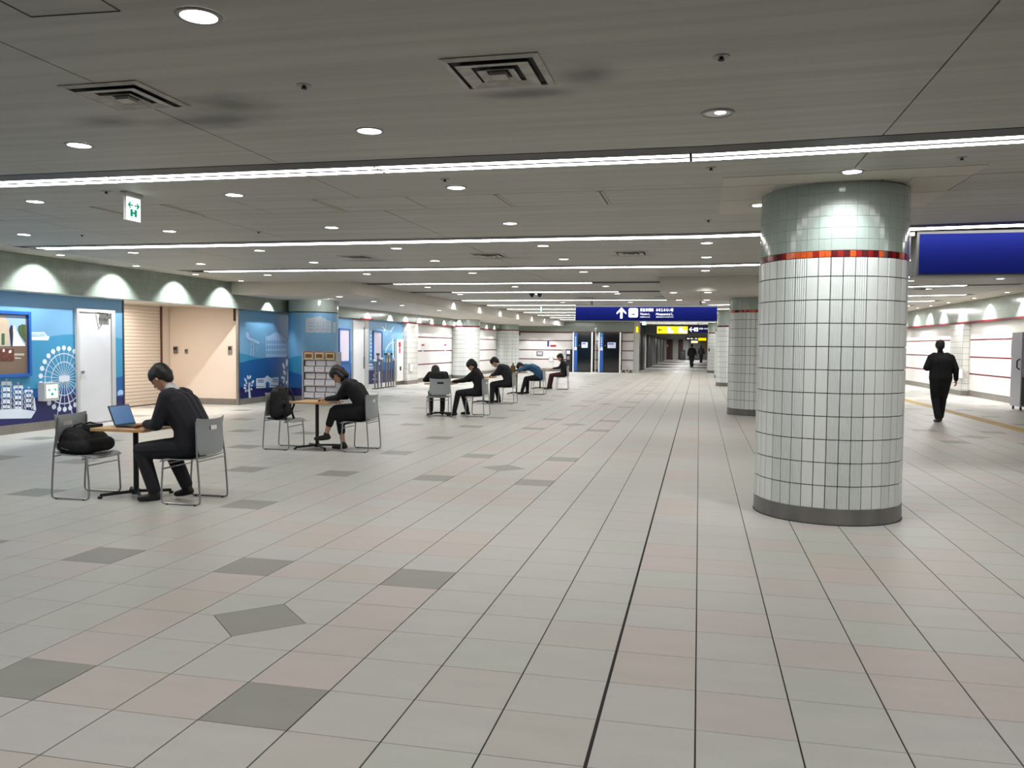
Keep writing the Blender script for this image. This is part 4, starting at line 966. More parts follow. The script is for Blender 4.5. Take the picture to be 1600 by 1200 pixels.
# ------------------------------------------------------------------ RIGHT WALL
wall_right = struct(wr2.build('wall_right'))
XR_, XRB, ZRB = 8.85, 8.6, 2.44
b = MB(); b.box(XRB, XR_+.01, -4, 100, ZRB, CZ(XRB)+.02, m_gbulk); b.build('tiled_bulkhead', wall_right)
b = MB(); b.box(XRB-.014, XRB+.0, -4, 100, ZRB-.03, ZRB+.03, m_mosaic_line); b.build('mosaic_stripe', wall_right)
zs = [.17, .74, 1.30, 1.87, ZRB-.0]
pil = [(12.2, 13.3), (21.0, 22.2), (30.55, 32.0), (39.6, 41.0), (48.6, 50.0), (57.5, 59)]
for (y0, y1) in pil:
    b = MB(); b.box(XRB, XR_, y0, y1, .17, ZRB-.03, m_pil_x); b.box(XRB+.001, XR_, y0-.001, y0, .17, ZRB-.03, m_pil_y); b.build('pilaster', wall_right)
    b = MB(); b.box(XRB-.012, XR_, y0-.012, y1+.012, 0, .17, m_base); b.build('pilaster_base', wall_right)
ya = 4.
for (y0, y1) in pil+[(70, 71)]:
    y = ya
    n_ = max(1, round((y0-ya)/2.7)); st = (y0-ya)/n_
    for k in range(n_):
        for a, c_ in zip(zs[:-1], zs[1:]):
            b = MB(); b.box(XR_-.02, XR_, ya+k*st+.003, ya+(k+1)*st-.003, a+.022, c_-.022, m_panel); b.build('panel', wall_right)
        b = MB(); b.box(XR_-.03, XR_, ya+k*st+.003, ya+(k+1)*st-.003, 0, .17, m_base); b.build('baseboard_stone', wall_right)
    strp(XR_-.016, ya, y0, zs[1:4], wall_right, -1); ya = y1
p = atX(1498, 590, XRB-.05); q = atX(1503, 577.5, XRB-.05)
e = empty('wall_exit_light', (XRB, p.y, p.z)); tag(e, 'lit exit guide light on the right wall pilaster beside the walking man', 'exit light')
b = MB(); b.box(XRB-.05, XRB, q.y-.04, p.y+.02, p.z-.03, q.z+.03, m_frame); mpart(b, 'case', e)
b = MB(); b.box(XRB-.054, XRB-.05, q.y, p.y-.02, p.z, q.z, m_exit); mpart(b, 'lit_face', e)
b = MB(); b.box(XRB-.0, XRB-.0+.001, 24.3, 24.5, 1.2, 2.1, m_mosaic_line)
p = atX(1581, 556, XR_-.04); q = atX(1584, 532, XR_-.04); b = MB(); b.box(XR_-.06, XR_-.02, q.y, p.y+.0, p.z, q.z, m_mosaic_line); tag(b.build('vertical_red_sign'), 'narrow upright dark red sign beside the air cooler on the right wall', 'wall sign')
# portable air cooler unit, cut by the picture edge
ax, ay = 7.99, 24.0
e = empty('air_conditioner', (ax+.35, ay, 0)); tag(e, 'tall silver floor-standing air unit with black grab handles by the right wall', 'air conditioner')
def AP(b, n, par=e): o = b.build(n, par); o.location = (-(ax+.35), -ay, 0) if par is e else (0, 0, 0); return o
m_ac = mat('silver_panel', (176, 176, 186), .35, metal=.3); m_acg = mat('grille_grey', (110, 112, 112), .5)
b = MB(); b.box(ax, ax+.6, ay-.5, ay+.2, .1, 2.0, m_ac); AP(b, 'body')
b = MB(); b.box(ax+.03, ax+.31, ay-.512, ay-.5, .92, 1.95, m_ac); AP(b, 'door')
b = MB(); b.box(ax+.33, ax+.58, ay-.512, ay-.5, .12, 1.95, m_ac); AP(b, 'door')
b = MB(); b.box(ax+.03, ax+.31, ay-.51, ay-.502, .14, .86, m_dark); AP(b, 'grille_back')
b = MB()
for k in range(18): b.box(ax+.04, ax+.30, ay-.522, ay-.508, .16+k*.039, .185+k*.039, m_acg)
AP(b, 'grille')
for (x, y) in ((ax-.0, ay-.4), (ax+.32, ay-.54)):
    b = MB(); b.tube([(x, y, 1.05), (x-.07, y-.02, 1.1), (x-.07, y-.02, 1.27), (x, y, 1.32)], .018, m_black, 8); AP(b, 'grab_handle')
b = MB(); b.box(ax+.13, ax+.19, ay-.516, ay-.512, 1.55, 1.75, m_dark); AP(b, 'badge')
for (x, y) in ((ax+.05, ay-.42), (ax+.3, ay-.42), (ax+.55, ay-.42), (ax+.05, ay+.1), (ax+.55, ay+.1)):
    b = MB(); b.cyl((x-.015, y, .045), (x+.015, y, .045), .045, m_black, 12); b.box(x-.02, x+.02, y-.02, y+.02, .04, .1, m_black); AP(b, 'caster')

# ------------------------------------------------------------------ tiled pillars
NT = 40; HT = .2035
def fluted(w, h, m, r):
    """one fluted tile, built at angle 0 around the pillar axis"""
    b = MB(); n = 11; a = w/r/2; P = []
    for i in range(n):
        t = -a+2*a*i/(n-1); rr_ = r+(.006 if i % 2 else 0.0)
        P.append((rr_*math.cos(t), rr_*math.sin(t)))
    vs = [(x, y, z) for z in (0, h) for x, y in P]
    b.add(vs, [(i, i+1, n+i+1, n+i) for i in range(n-1)], m)
    Q = [((r-.008)*math.cos(t), (r-.008)*math.sin(t)) for t in (-a, a)]
    b.add([(P[0][0], P[0][1], 0), (P[0][0], P[0][1], h), (*Q[0], h), (*Q[0], 0), (P[-1][0], P[-1][1], 0), (P[-1][0], P[-1][1], h), (*Q[1], h), (*Q[1], 0)], [(0, 1, 2, 3), (4, 7, 6, 5), (0, 3, 7, 4), (1, 5, 6, 2)], m)
    return b
def plain(w, h, m, r, th=.008, n=3, bulge=0):
    b = MB(); a = w/r/2; c_ = .0015/r
    vs = []
    for z, rad in ((0, r-th), (0, r-.0012), (.0015, r), (h-.0015, r), (h, r-.0012), (h, r-th)):
        for i in range(n): t = -a+2*a*i/(n-1); vs.append((rad*math.cos(t), rad*math.sin(t), z))
    fs = [(k*n+i, k*n+i+1, (k+1)*n+i+1, (k+1)*n+i) for k in range(5) for i in range(n-1)]
    fs += [tuple(k*n for k in range(6)), tuple(k*n+n-1 for k in range(6))[::-1]]
    b.add(vs, fs, m); return b
def pillar(cx, cyy, R, label, top, near=False, group='round tiled pillars', red_only=False, seed=1):
    rnd = random.Random(seed)
    e = empty('tiled_pillar', (cx, cyy, 0)); tag(e, label, 'pillar', group, 'thing')
    b = MB(); b.cyl((0, 0, 0), (0, 0, top), R-.008, m_grout, 72); b.build('core', e, smooth=True)
    b = MB(); b.cyl((0, 0, 2.399), (0, 0, top-.002), R-.003, m_lgrout, 72); b.build('collar_bedding', e, smooth=True)
    b = MB(); b.cyl((0, 0, 0), (0, 0, .145), R+.008, m_colbase, 72); b.cyl((0, 0, 0), (0, 0, .006), R+.014, m_dark, 72); b.build('base_band', e, smooth=True)
    dth = 2*PI/NT; w = dth*R-.007
    rows_ = [(.145, HT)]+[(.145+HT*k, HT) for k in range(1, 10)]+[(.145+HT*10, .165)]
    z0g = 2.40; ng = max(2, round((top-z0g)/.104)); hg = (top-z0g)/ng
    view = math.atan2(-cyy, -cx)
    kinds = []
    pat = [0, 1, 1, 0, 1]; 
    for i in range(NT): kinds.append((1, 1, 0, 0, 1)[i % 5] if i % 7 else 0)
    protos = {}
    def P(key, mk):
        if key not in protos: protos[key] = mk().mesh('tile')
        return protos[key]
    bulk = MB()
    def emit(mbf, key, ang_, z, name):
        vis = math.cos(ang_-view) > .07
        if near and vis:
            o = link(name, P(key, mbf), e, (0, 0, z)); o.rotation_euler = (0, 0, ang_)
        else:
            s_ = mbf(); c_, n_ = math.cos(ang_), math.sin(ang_)
            bulk.add([(x*c_-y*n_, x*n_+y*c_, zz+z) for x, y, zz in s_.v], s_.f, s_.mats[0])
    cache = {}
    def once(key, f):
        if key not in cache: cache[key] = f()
        return lambda: cache[key]
    for (z, h) in rows_:
        for i in range(NT):
            k = kinds[i]; a = (i+.5)*dth
            key = ('w', k, round(h, 3))
            emit(once(key, (lambda: fluted(w, h-.0075, m_wtile2, R)) if k else (lambda: plain(w, h-.0075, m_wtile, R))), key, a, z, 'tile')
    for q in range(ng):
        for i in range(NT):
            key = ('g', round(hg, 3)); emit(once(key, lambda: plain(dth*R-.0016, hg-.0016, m_gtile, R)), key, (i+.5)*dth, z0g+q*hg, 'glazed_tile')
    for i in range(NT*2):
        mm = [m_or, m_re, m_ma][rnd.choice((0, 0, 0, 1, 2, 2))] if not red_only else rnd.choice((m_re, m_ma))
        key = ('m', mm.name); emit(once(key, lambda: plain(dth/2*R-.003, .054, mm, R)), key, (i+.5)*dth/2, 2.343, 'mosaic_tile')
    o = bulk.build('tile_cladding', e, fix=True); o['kind'] = 'stuff'
    return e
pillar(1.2, 8.33, .65, 'big round pillar of white fluted tiles with orange mosaic band, closest to camera', CZ(1.2), True, seed=3)
pillar(1.32, 20.15, .65, 'second tiled pillar with orange mosaic band, half hidden behind the big one', 2.68, seed=5)
pillar(1.32, 34.4, .65, 'third tiled pillar in the row, left edge showing past the second', CZ(1.3), red_only=True)
pillar(1.42, 43.3, .65, 'fourth tiled pillar, only a sliver left of the third', CZ(1.3), red_only=True)
pillar(1.13, 51.2, .65, 'farthest tiled pillar with a bright white top and a small dark box on it', CZ(1.3), red_only=True)
pillar(-10.53, 37.1, .65, 'white tiled column under the left soffit, nearer of two', 2.69, red_only=True, group='tiled columns on the left')
pillar(-10.56, 45.8, .65, 'white tiled column under the left soffit, farther of two', 2.69, red_only=True, group='tiled columns on the left')

# ------------------------------------------------------------------ overhead signs
def FN(n, par, b): o = b.build(n, par); o.location = tuple(-c for c in par.location); return o
Ys = 26.3
p0, p1 = atY(899, 502, Ys), atY(1121, 475.5, Ys); x0, x1, z0, z1 = p0.x, p1.x, 2.335, 2.83
e = empty('overhead_sign', ((x0+x1)/2, Ys, z1)); tag(e, 'long blue overhead sign with white up arrow, train symbol and line names', 'sign')
b = MB(); b.box(x0, x1, Ys, Ys+.28, z0, z1, m_sign_edge); FN('case', e, b)
b = MB(); b.box(x0+.01, x1-.01, Ys-.006, Ys, z0+.02, z1-.06, m_blue_sign); FN('blue_face', e, b)
for x in (x0+.5, x1-.5):
    b = MB(); b.cyl((x, Ys+.14, z1), (x, Ys+.14, 2.98), .03, m_dgrey, 8); FN('hanger', e, b)
def A(u, v): return atY(u, v, Ys-.008)
def prismY(b, pts, m, th=-.002): b.prism(pts, (0, th, 0), m)
b = MB(); s9 = lambda x, y: A(960+x/16, 470+y/16)
prismY(b, [s9(*q) for q in [(178, 168), (295, 290), (292, 335), (205, 262), (203, 440), (143, 440), (148, 262), (60, 335), (58, 290)]], m_sign_white); FN('arrow', e, b)
b = MB(); a, d = s9(352, 415), s9(592, 188); prismY(b, [(x, Ys-.008, z) for x, z in rr(a.x, d.x, a.z, d.z, .05)], m_sign_white); FN('train_symbol', e, b)
b = MB(); cx = (a.x+d.x)/2; cz = (a.z+d.z)/2; s = (d.x-a.x)
for P_ in ([(-.22, -.02), (.22, -.02), (.17, -.22), (-.17, -.22)],):
    prismY(b, [(cx+x*s, Ys-.012, cz+z*s) for x, z in P_], m_sign_black)
for sx in (-1, 1):
    prismY(b, [(cx+sx*.20*s+.05*s*math.cos(t), Ys-.012, cz+.3*s+.04*s*math.sin(t)) for t in [2*PI*k/10 for k in range(10)]], mat('sign_red', (200, 60, 60), .5))
    prismY(b, [(cx+sx*x*s, Ys-.0145, cz+z*s) for x, z in [(.03, -.06), (.15, -.06), (.12, -.13), (.05, -.13)]], m_sign_white)
for sx in (-1, 1): prismY(b, [(cx+sx*x*s, Ys-.012, cz+z*s) for x, z in [(.14, -.26), (.18, -.26), (.24, -.36), (.20, -.36)]], mat('sign_grey', (120, 120, 140), .5))
FN('train_front', e, b)
def lbl(txt, xa, xb, yb, yt, par, name, off=(0, 0)):
    a, d = s9(xa, yb), s9(xb, yt); o = put_text(txt, d.z-a.z, d.x-a.x, (a.x, Ys-.009, a.z), (1, 0, 0), (0, 0, 1), m_sign_white, name, par); 
    if o: o.location = tuple(-c for c in par.location)
lbl('東急東横線', 640, 978, 268, 185, e, 'lettering'); lbl('みなとみらい線', 1040, 1474, 268, 185, e, 'lettering')
lbl('Tōyoko L.', 640, 890, 368, 305, e, 'lettering'); lbl('Minatomirai L.', 1040, 1474, 362, 303, e, 'lettering')
lbl('东横线/도요코선', 640, 886, 420, 390, e, 'lettering'); lbl('港未来线/미나토미라이선', 1040, 1474, 420, 390, e, 'lettering')
# right sign, blank blue
Y2 = 11.25; a, d = atY(1431, 428, Y2), atY(1431, 366, Y2)
e = empty('overhead_sign', (4.4, Y2, 2.9)); tag(e, 'blank blue overhead sign behind the big pillar, cut by the right edge', 'sign')
b = MB(); b.box(a.x, a.x+3.9, Y2, Y2+.3, a.z-.03, d.z+.035, m_sign_edge); FN('case', e, b)
b = MB(); b.box(a.x+.03, a.x+3.87, Y2-.008, Y2, a.z, d.z, m_blue_sign); FN('blue_face', e, b)
b = MB(); b.box(a.x-.12, a.x-.02, Y2+.02, Y2+.24, d.z-.02, d.z+.04, m_steel); b.box(a.x-.12, a.x-.06, Y2+.05, Y2+.2, a.z-.03, d.z, m_steel); FN('side_bracket', e, b)
for x in (a.x+.4, a.x+3.4):
    b = MB(); b.cyl((x, Y2+.15, d.z+.03), (x, Y2+.15, CZ(x)), .03, m_dgrey, 8); FN('hanger', e, b)
# yellow + blue far signs
Y3 = 54.
def farsign(u0, u1, v0, v1, Y, mface, nm, lab, back=.2):
    p, q = atY(u0, v1, Y), atY(u1, v0, Y); e = empty(nm, (p.x, Y, p.z)); tag(e, lab, 'sign')
    b = MB(); b.box(p.x-.03, q.x+.03, Y+.005, Y+back, p.z-.04, q.z+.06, m_black); FN('case', e, b)
    b = MB(); b.box(p.x, q.x, Y-.005, Y+.005, p.z, q.z, mface); FN('lit_face', e, b)
    top_ = CZ(q.x) if Y < 56 else 2.36
    b = MB(); xm = (p.x+q.x)/2; b.cyl((xm, Y+back/2, q.z), (xm, Y+back/2, top_), .03, m_dgrey, 6); FN('hanger', e, b)
    return e, p, q
e, p, q = farsign(1026.5, 1074.5, 510, 521, Y3, m_yel, 'overhead_sign', 'lit yellow overhead sign with a black left arrow over the far passage')
h = q.z-p.z; b = MB(); b.prism([(p.x+h*(.15+x), Y3-.008, p.z+h*(.5+y)) for x, y in [(0, 0), (.28, .28), (.38, .28), (.18, .05), (.6, .05), (.6, -.05), (.18, -.05), (.38, -.28), (.28, -.28)]], (0, -.002, 0), m_sign_black); FN('arrow', e, b)
m_yw = mat('sign_bright_patch', (255, 255, 220), .5, emit=(1, .98, .8), estr=1.4)
W_ = q.x-p.x
for (a0, a1, b0, b1) in ((.34, .44, .1, .9), (.40, .53, .05, .45), (.70, .84, .1, .9), (.84, .97, .05, .5)):
    b = MB(); b.box(p.x+W_*a0, p.x+W_*a1, Y3-.009, Y3-.005, p.z+h*b0, p.z+h*b1, m_yw); FN('notice_block', e, b)
e, p, q = farsign(1076, 1106, 510, 519.5, Y3, m_blue_sign, 'overhead_sign', 'far blue overhead sign with white left arrow beside the yellow one')
h = q.z-p.z; b = MB(); b.prism([(p.x+h*(.05+x), Y3-.008, p.z+h*(.5+y)) for x, y in [(0, 0), (.35, .38), (.48, .38), (.22, .07), (.75, .07), (.75, -.07), (.22, -.07), (.48, -.38), (.35, -.38)]], (0, -.002, 0), m_sign_white)
b.box(p.x+h*.85, p.x+h*1.5, Y3-.01, Y3-.006, p.z+h*.2, p.z+h*.8, m_sign_white); b.box(p.x+h*1.05, p.x+h*1.3, Y3-.012, Y3-.01, p.z+h*.35, p.z+h*.55, m_sign_black)
FN('arrow_and_symbol', e, b)
for (k, t) in ((1.65, '東横線'), (2.45, 'みなと')):
    o = put_text(t, h*.28, h*.65, (p.x+h*k, Y3-.008, p.z+h*.5), (1, 0, 0), (0, 0, 1), m_sign_white, 'lettering', e); o.location = tuple(-c for c in e.location)
farsign(1091, 1103.5, 528, 532.2, 70, m_yel, 'overhead_sign', 'small distant yellow lit sign near the farthest pillar', .1)
farsign(1080, 1090.5, 532.4, 536, 69, mat('cream_lit_sign', (220, 214, 150), .5, emit=(.8, .75, .42), estr=.7), 'overhead_sign', 'small distant cream sign below the white lettering', .1)
e, p, q = farsign(1072, 1090, 527, 531.4, 72, m_black, 'overhead_sign', 'small distant dark sign with white lettering', .1)
o = put_text('NTT 東横', (q.z-p.z)*.6, (q.x-p.x)*.85, (p.x+.06, 71.98, p.z+.05), (1, 0, 0), (0, 0, 1), m_sign_white, 'lettering', e)
bpy.data.objects.remove(o, do_unlink=True)
b = MB()
for k, w_ in enumerate((.12, .06, .1, .05, .12, .08)): b.box(p.x+.08+k*.15, p.x+.08+k*.15+w_, 71.98, 71.99, p.z+.07, q.z-.06, m_sign_white)
FN('lettering', e, b)
# hanging exit signs
p = atZ(197, 306, 2.93); e = empty('hanging_exit_sign', (p.x, p.y+.2, 2.97)); tag(e, 'white and green lit exit sign with double arrow hanging from the ceiling at left', 'exit sign')
q = atX(219, 312, p.x); ln = q.y-p.y; zb = atX(197, 343, p.x).z
b = MB(); b.box(p.x-.03, p.x+.0, p.y, q.y, zb, 2.93, m_frame); FN('case', e, b)
b = MB(); b.box(p.x, p.x+.004, p.y+.003, q.y-.003, zb+.003, 2.925, m_exit); FN('lit_face', e, b)
b = MB(); arrows(b, (p.x+.004, (p.y+q.y)/2, zb+(2.93-zb)*.66), (0, 1, 0), (0, 0, 1), (1, 0, 0), ln*.98, m_green)
ym = (p.y+q.y)/2
b.box(p.x+.004, p.x+.006, ym-.05, ym-.015, zb+.04, zb+.11, m_green); b.box(p.x+.004, p.x+.006, ym+.01, ym+.045, zb+.04, zb+.11, m_green); b.box(p.x+.004, p.x+.006, ym-.02, ym+.012, zb+.065, zb+.085, m_green)
FN('arrow_print', e, b)
b = MB(); b.box(p.x-.05, p.x+.02, ym-.12, ym+.12, 2.93, 2.968, m_frame); FN('mount', e, b)
for (u0, u1, v0, v1, Y, lab) in [(1003.5, 1009.5, 502.5, 507.8, 49.0, 'small lit green exit sign under the blue sign by the wall end'), (844.5, 846.5, 477.5, 486.5, 30.5, 'thin edge-on exit sign hanging left of the blue sign')]:
    p, q = atY(u0, v1, Y), atY(u1, v0, Y); e = empty('hanging_exit_sign', (p.x, Y, q.z)); tag(e, lab, 'exit sign')
    b = MB(); b.box(p.x-.02, q.x+.02, Y, Y+.04, p.z-.02, q.z+.02, m_green); FN('case', e, b)
    b = MB(); b.box(p.x, q.x, Y-.006, Y, p.z, q.z, m_exit); FN('lit_face', e, b)
    b = MB(); b.cyl(((p.x+q.x)/2, Y+.02, q.z), ((p.x+q.x)/2, Y+.02, max(2.97, q.z+.03)), .012, m_dgrey, 6); FN('hanger', e, b)
p, q = atY(994, 519, 49.05), atY(996.8, 510.5, 49.05); b = MB(); b.box(p.x, q.x, 49.0, 49.15, p.z, q.z, m_yel); tag(b.build('wall_sign'), 'small upright yellow sign at the end of the white booth wall', 'sign')
p = atY(1107, 549, 50.5); q = atY(1109, 544, 50.5); b = MB(); b.box(p.x, q.x, 50.48, 50.56, p.z, q.z, m_black); tag(b.build('control_box'), 'small dark box on the farthest tiled pillar', 'box')

# ------------------------------------------------------------------ tables, chairs
def make_table():
    r = empty('cafe_table', (0, 0, 0))
    b = MB(); P = rr(-.30, .30, -.30, .30, .03); b.prism([(x, y, .675) for x, y in P], (0, 0, .025), m_wood); b.build('table_top', r)
    b = MB(); b.cyl((0, 0, .035), (0, 0, .665), .026, m_black, 16); b.cyl((0, 0, .66), (0, 0, .675), .12, m_black, 18); b.build('pedestal', r, smooth=True)
    b = MB()
    for a in (0, 1, 2, 3):
        an = a*PI/2+PI/4; ex, ey = .33*math.cos(an), .33*math.sin(an)
        b.tube([(0, 0, .05), (ex*.5, ey*.5, .042), (ex, ey, .032)], .016, m_black, 8)
    b.cyl((0, 0, .02), (0, 0, .07), .04, m_black, 14); fc = b.build('foot_cross', r, smooth=True)
    for a in range(4):
        an = a*PI/2+PI/4; ex, ey = .33*math.cos(an), .33*math.sin(an); b = MB(); b.cyl((ex, ey, 0), (ex, ey, .022), .022, m_black, 12); b.build('glide', fc)
    return r
def make_chair():
    """faces +X; seat .44 high, back to .81"""
    r = empty('stacking_chair', (0, 0, 0))
    hw = .235
    for s in (-1, 1):
        b = MB(); y = s*hw
        P = [(-.155, y*.86, .80), (-.17, y*.94, .6), (-.185, y, .45), (-.205, y, .2), (-.213, y, .05), (-.205, y, .02), (-.18, y, .011), (0, y, .011), (.165, y, .011), (.19, y, .02), (.20, y, .045), (.195, y, .2), (.18, y, .40), (.17, y*.97, .425), (.12, y*.95, .43)]
        b.tube(P, .0095, m_tube, 8); sfr = b.build('side_frame', r, smooth=True)
        for x in (-.16, .14):
            b = MB(); b.cyl((x, y, 0), (x, y, .012), .013, m_rubber, 10); b.build('glide', sfr)
    for x_, y_, z_ in ((.12, .225, .40), (-.186, .23, .42), (.188, .235, .34)):
        b = MB(); b.tube([(x_, -y_, z_), (x_, y_, z_)], .0075, m_tube, 8); b.build('cross_bar', r, smooth=True)
    # seat shell
    nx, ny = 12, 12; vs = []; fs = []
    def seat(t, s):
        x = -.20+.43*t; y = s*(.225-.02*abs(2*t-1)**4*.5)
        z = .438+.012*abs(s)**2*(1-.4*t)-.012*math.sin(PI*t)-(.035*max(0, (t-.82)/.18)**2)+(.02*max(0, (.15-t)/.15))
        return x, y, z
    top_ = [[seat(i/nx, -1+2*j/ny) for j in range(ny+1)] for i in range(nx+1)]
    for L in top_: vs += L
    n0 = len(vs); vs += [(x, y, z-.008) for x, y, z in vs[:n0]]; w = ny+1
    for i in range(nx):
        for j in range(ny):
            a = i*w+j; fs.append((a, a+1, a+w+1, a+w)); fs.append((n0+a, n0+a+w, n0+a+w+1, n0+a+1))
    for i in range(nx): fs.append((i*w, (i+1)*w, n0+(i+1)*w, n0+i*w)); fs.append((i*w+ny, n0+i*w+ny, n0+(i+1)*w+ny, (i+1)*w+ny))
    for j in range(ny): fs.append((j, n0+j, n0+j+1, j+1)); fs.append((nx*w+j, nx*w+j+1, n0+nx*w+j+1, n0+nx*w+j))
    b = MB(); b.add(vs, fs, m_shell); b.build('seat', r, smooth=True)
    # backrest with a hand slot
    nz, ny = 16, 20; vs = []; idx = {}; fs = []
    z0, z1 = .475, .815
    def back(t, s):
        wdt = .215+.012*t-.03*max(0, (.2-t)/.2)**2
        y = s*wdt; z = z0+(z1-z0)*t+(.018*abs(s)**3 if t > .9 else 0)*((t-.9)*10) - (.0 if t > .1 else .0)
        x = -.163-.045*(1-s*s)+.030*(t-.5)**2*4*0-.005+.06*(t-.5)*.3
        x += -.03*max(0, t-.8)*5*.5
        return x, y, z
    hole = lambda i, j: (11 <= i <= 12) and (7 <= j <= 12)
    for side in (0, 1):
        for i in range(nz+1):
            for j in range(ny+1):
                x, y, z = back(i/nz, -1+2*j/ny); vs.append((x-(.008 if side else 0), y, z))
    w = ny+1; n0 = (nz+1)*w
    for i in range(nz):
        for j in range(ny):
            if hole(i, j): continue
            a = i*w+j; fs.append((a, a+1, a+w+1, a+w)); fs.append((n0+a, n0+a+w, n0+a+w+1, n0+a+1))
    cnt = {}
    for f in [f for f in fs if max(f) < n0]:
        for k in range(4): ed = (f[k], f[(k+1) % 4]); cnt[tuple(sorted(ed))] = cnt.get(tuple(sorted(ed)), 0)+1
    for (a, c_), q in cnt.items():
        if q == 1: fs.append((a, c_, n0+c_, n0+a))
    b = MB(); b.add(vs, fs, m_shell); b.build('backrest', r, smooth=True)
    return r
tproto = make_table(); cproto = make_chair(); tu = [0]; cu = [0]
def table(x, y, lab, rz=0.):
    o = tproto if not tu[0] else copy_tree(tproto); tu[0] = 1; o.location = (x, y, 0); o.rotation_euler = (0, 0, rz); tag(o, lab, 'table', 'small square cafe tables'); return o
def chair(x, y, deg, lab):
    o = cproto if not cu[0] else copy_tree(cproto); cu[0] = 1; o.location = (x, y, 0); o.rotation_euler = (0, 0, math.radians(deg)); tag(o, lab, 'chair', 'grey plastic stacking chairs at the tables'); return o
T1 = (-5.50, 7.30); T2 = (-5.48, 11.33); T3 = (-5.52, 17.52); T4 = (-5.6, 21.5); T5 = (-5.62, 25.75); T6 = (-5.5, 29.1)
table(*T1, 'small square wooden table on black pedestal, with the open laptop'); table(*T2, 'small wooden table on black pedestal, between backpack chair and seated woman')
table(*T3, 'small wooden table in the third group, half hidden by the chair seen from behind'); table(*T4, 'small wooden table in front of the person in the charcoal coat')
table(*T5, 'small wooden table in front of the slumped person in blue'); table(*T6, 'farthest small wooden table, before the person in maroon trousers')
chair(-5.97, 7.18, 2, 'grey chair with the black holdall on its seat, facing right'); chair(-4.79, 7.22, 180, 'grey chair under the man working at the laptop')
chair(-5.95, 11.21, 0, 'grey chair carrying the black backpack, facing right'); chair(-4.77, 11.28, 180, 'grey chair under the woman with crossed legs')
chair(-5.44, 17.1, 116, 'grey chair seen squarely from behind under the hunched person'); chair(-4.68, 17.48, 178, 'grey chair under the person in black stretching a leg')
chair(-4.93, 21.5, 180, 'grey chair under the person in the charcoal coat'); chair(-4.92, 25.75, 182, 'grey chair under the slumped person in the blue jacket'); chair(-4.68, 29.0, 184, 'farthest grey chair, under the person in maroon trousers')

# ------------------------------------------------------------------ soft bags via voxel remesh
def capsule_bm(bm, p, q, r1, r2, n=12, flat=None):
    p, q = Vector(p), Vector(q); pts = []
    d = (q-p); L = d.length
    b2 = bmesh.new(); bmesh.ops.create_icosphere(b2, subdivisions=2, radius=1)
    sv = [v.co.copy() for v in b2.verts]; b2.free()
    loc = bmesh.new()
    if L < 1e-5 or abs(r1-r2) >= L: sets = [(p, max(r1, r2))]
    else: sets = [(p, r1), (q, r2)]
    for c_, r in sets:
        for s_ in sv:
            o = s_*r
            if flat is not None: ax_, k = flat; o = o-Vector(ax_)*(o.dot(Vector(ax_))*(1-k))
            loc.verts.new(c_+o)
    h = bmesh.ops.convex_hull(loc, input=loc.verts)
    for v in [g_ for g_ in h['geom_interior'] if isinstance(g_, bmesh.types.BMVert)]: loc.verts.remove(v)
    me = bpy.data.meshes.new('t'); loc.to_mesh(me); loc.free(); bm.from_mesh(me); bpy.data.meshes.remove(me)
def remesh(caps, voxel, smooth_it=4, name='body'):
    bm = bmesh.new()
    for c_ in caps: capsule_bm(bm, *c_[:4], flat=c_[5] if len(c_) > 5 else None)
    me = bpy.data.meshes.new(name); bm.to_mesh(me); bm.free()
    ob = bpy.data.objects.new(name, me); COL.objects.link(ob)
    r = ob.modifiers.new('r', 'REMESH'); r.mode = 'VOXEL'; r.voxel_size = voxel
    s_ = ob.modifiers.new('s', 'SMOOTH'); s_.factor = .5; s_.iterations = smooth_it
    bpy.context.view_layer.update()
    out = bpy.data.meshes.new_from_object(ob.evaluated_get(bpy.context.evaluated_depsgraph_get())); bpy.data.objects.remove(ob, do_unlink=True)
    out.name = name
    n_ = len(out.polygons); out.polygons.foreach_set('use_smooth', [True]*n_)
    return out
def paint(me, caps, mats):
    """each face takes the material of the capsule it lies on"""
    n_ = len(me.polygons); c_ = np.empty(n_*3); me.polygons.foreach_get('center', c_); c_ = c_.reshape(-1, 3)
    best = np.full(n_, 1e9); idx = np.zeros(n_, int)
    names = []
    for cp in caps:
        m = cp[4]; p, q = np.array(cp[0]), np.array(cp[1]); d = q-p; L2 = max(d@d, 1e-9)
        t = np.clip(((c_-p)@d)/L2, 0, 1); rad = cp[2]+(cp[3]-cp[2])*t; dist = np.linalg.norm(c_-(p+t[:, None]*d), axis=1)
        if len(cp) > 5 and cp[5]:
            dist = dist
        dist = dist-rad
        if m not in names: names.append(m)
        k = names.index(m); w_ = dist < best; best[w_] = dist[w_]; idx[w_] = k
    me.materials.clear()
    for m in names: me.materials.append(mats[m] if isinstance(mats, dict) else m)
    me.polygons.foreach_set('material_index', idx.tolist()); me.update()

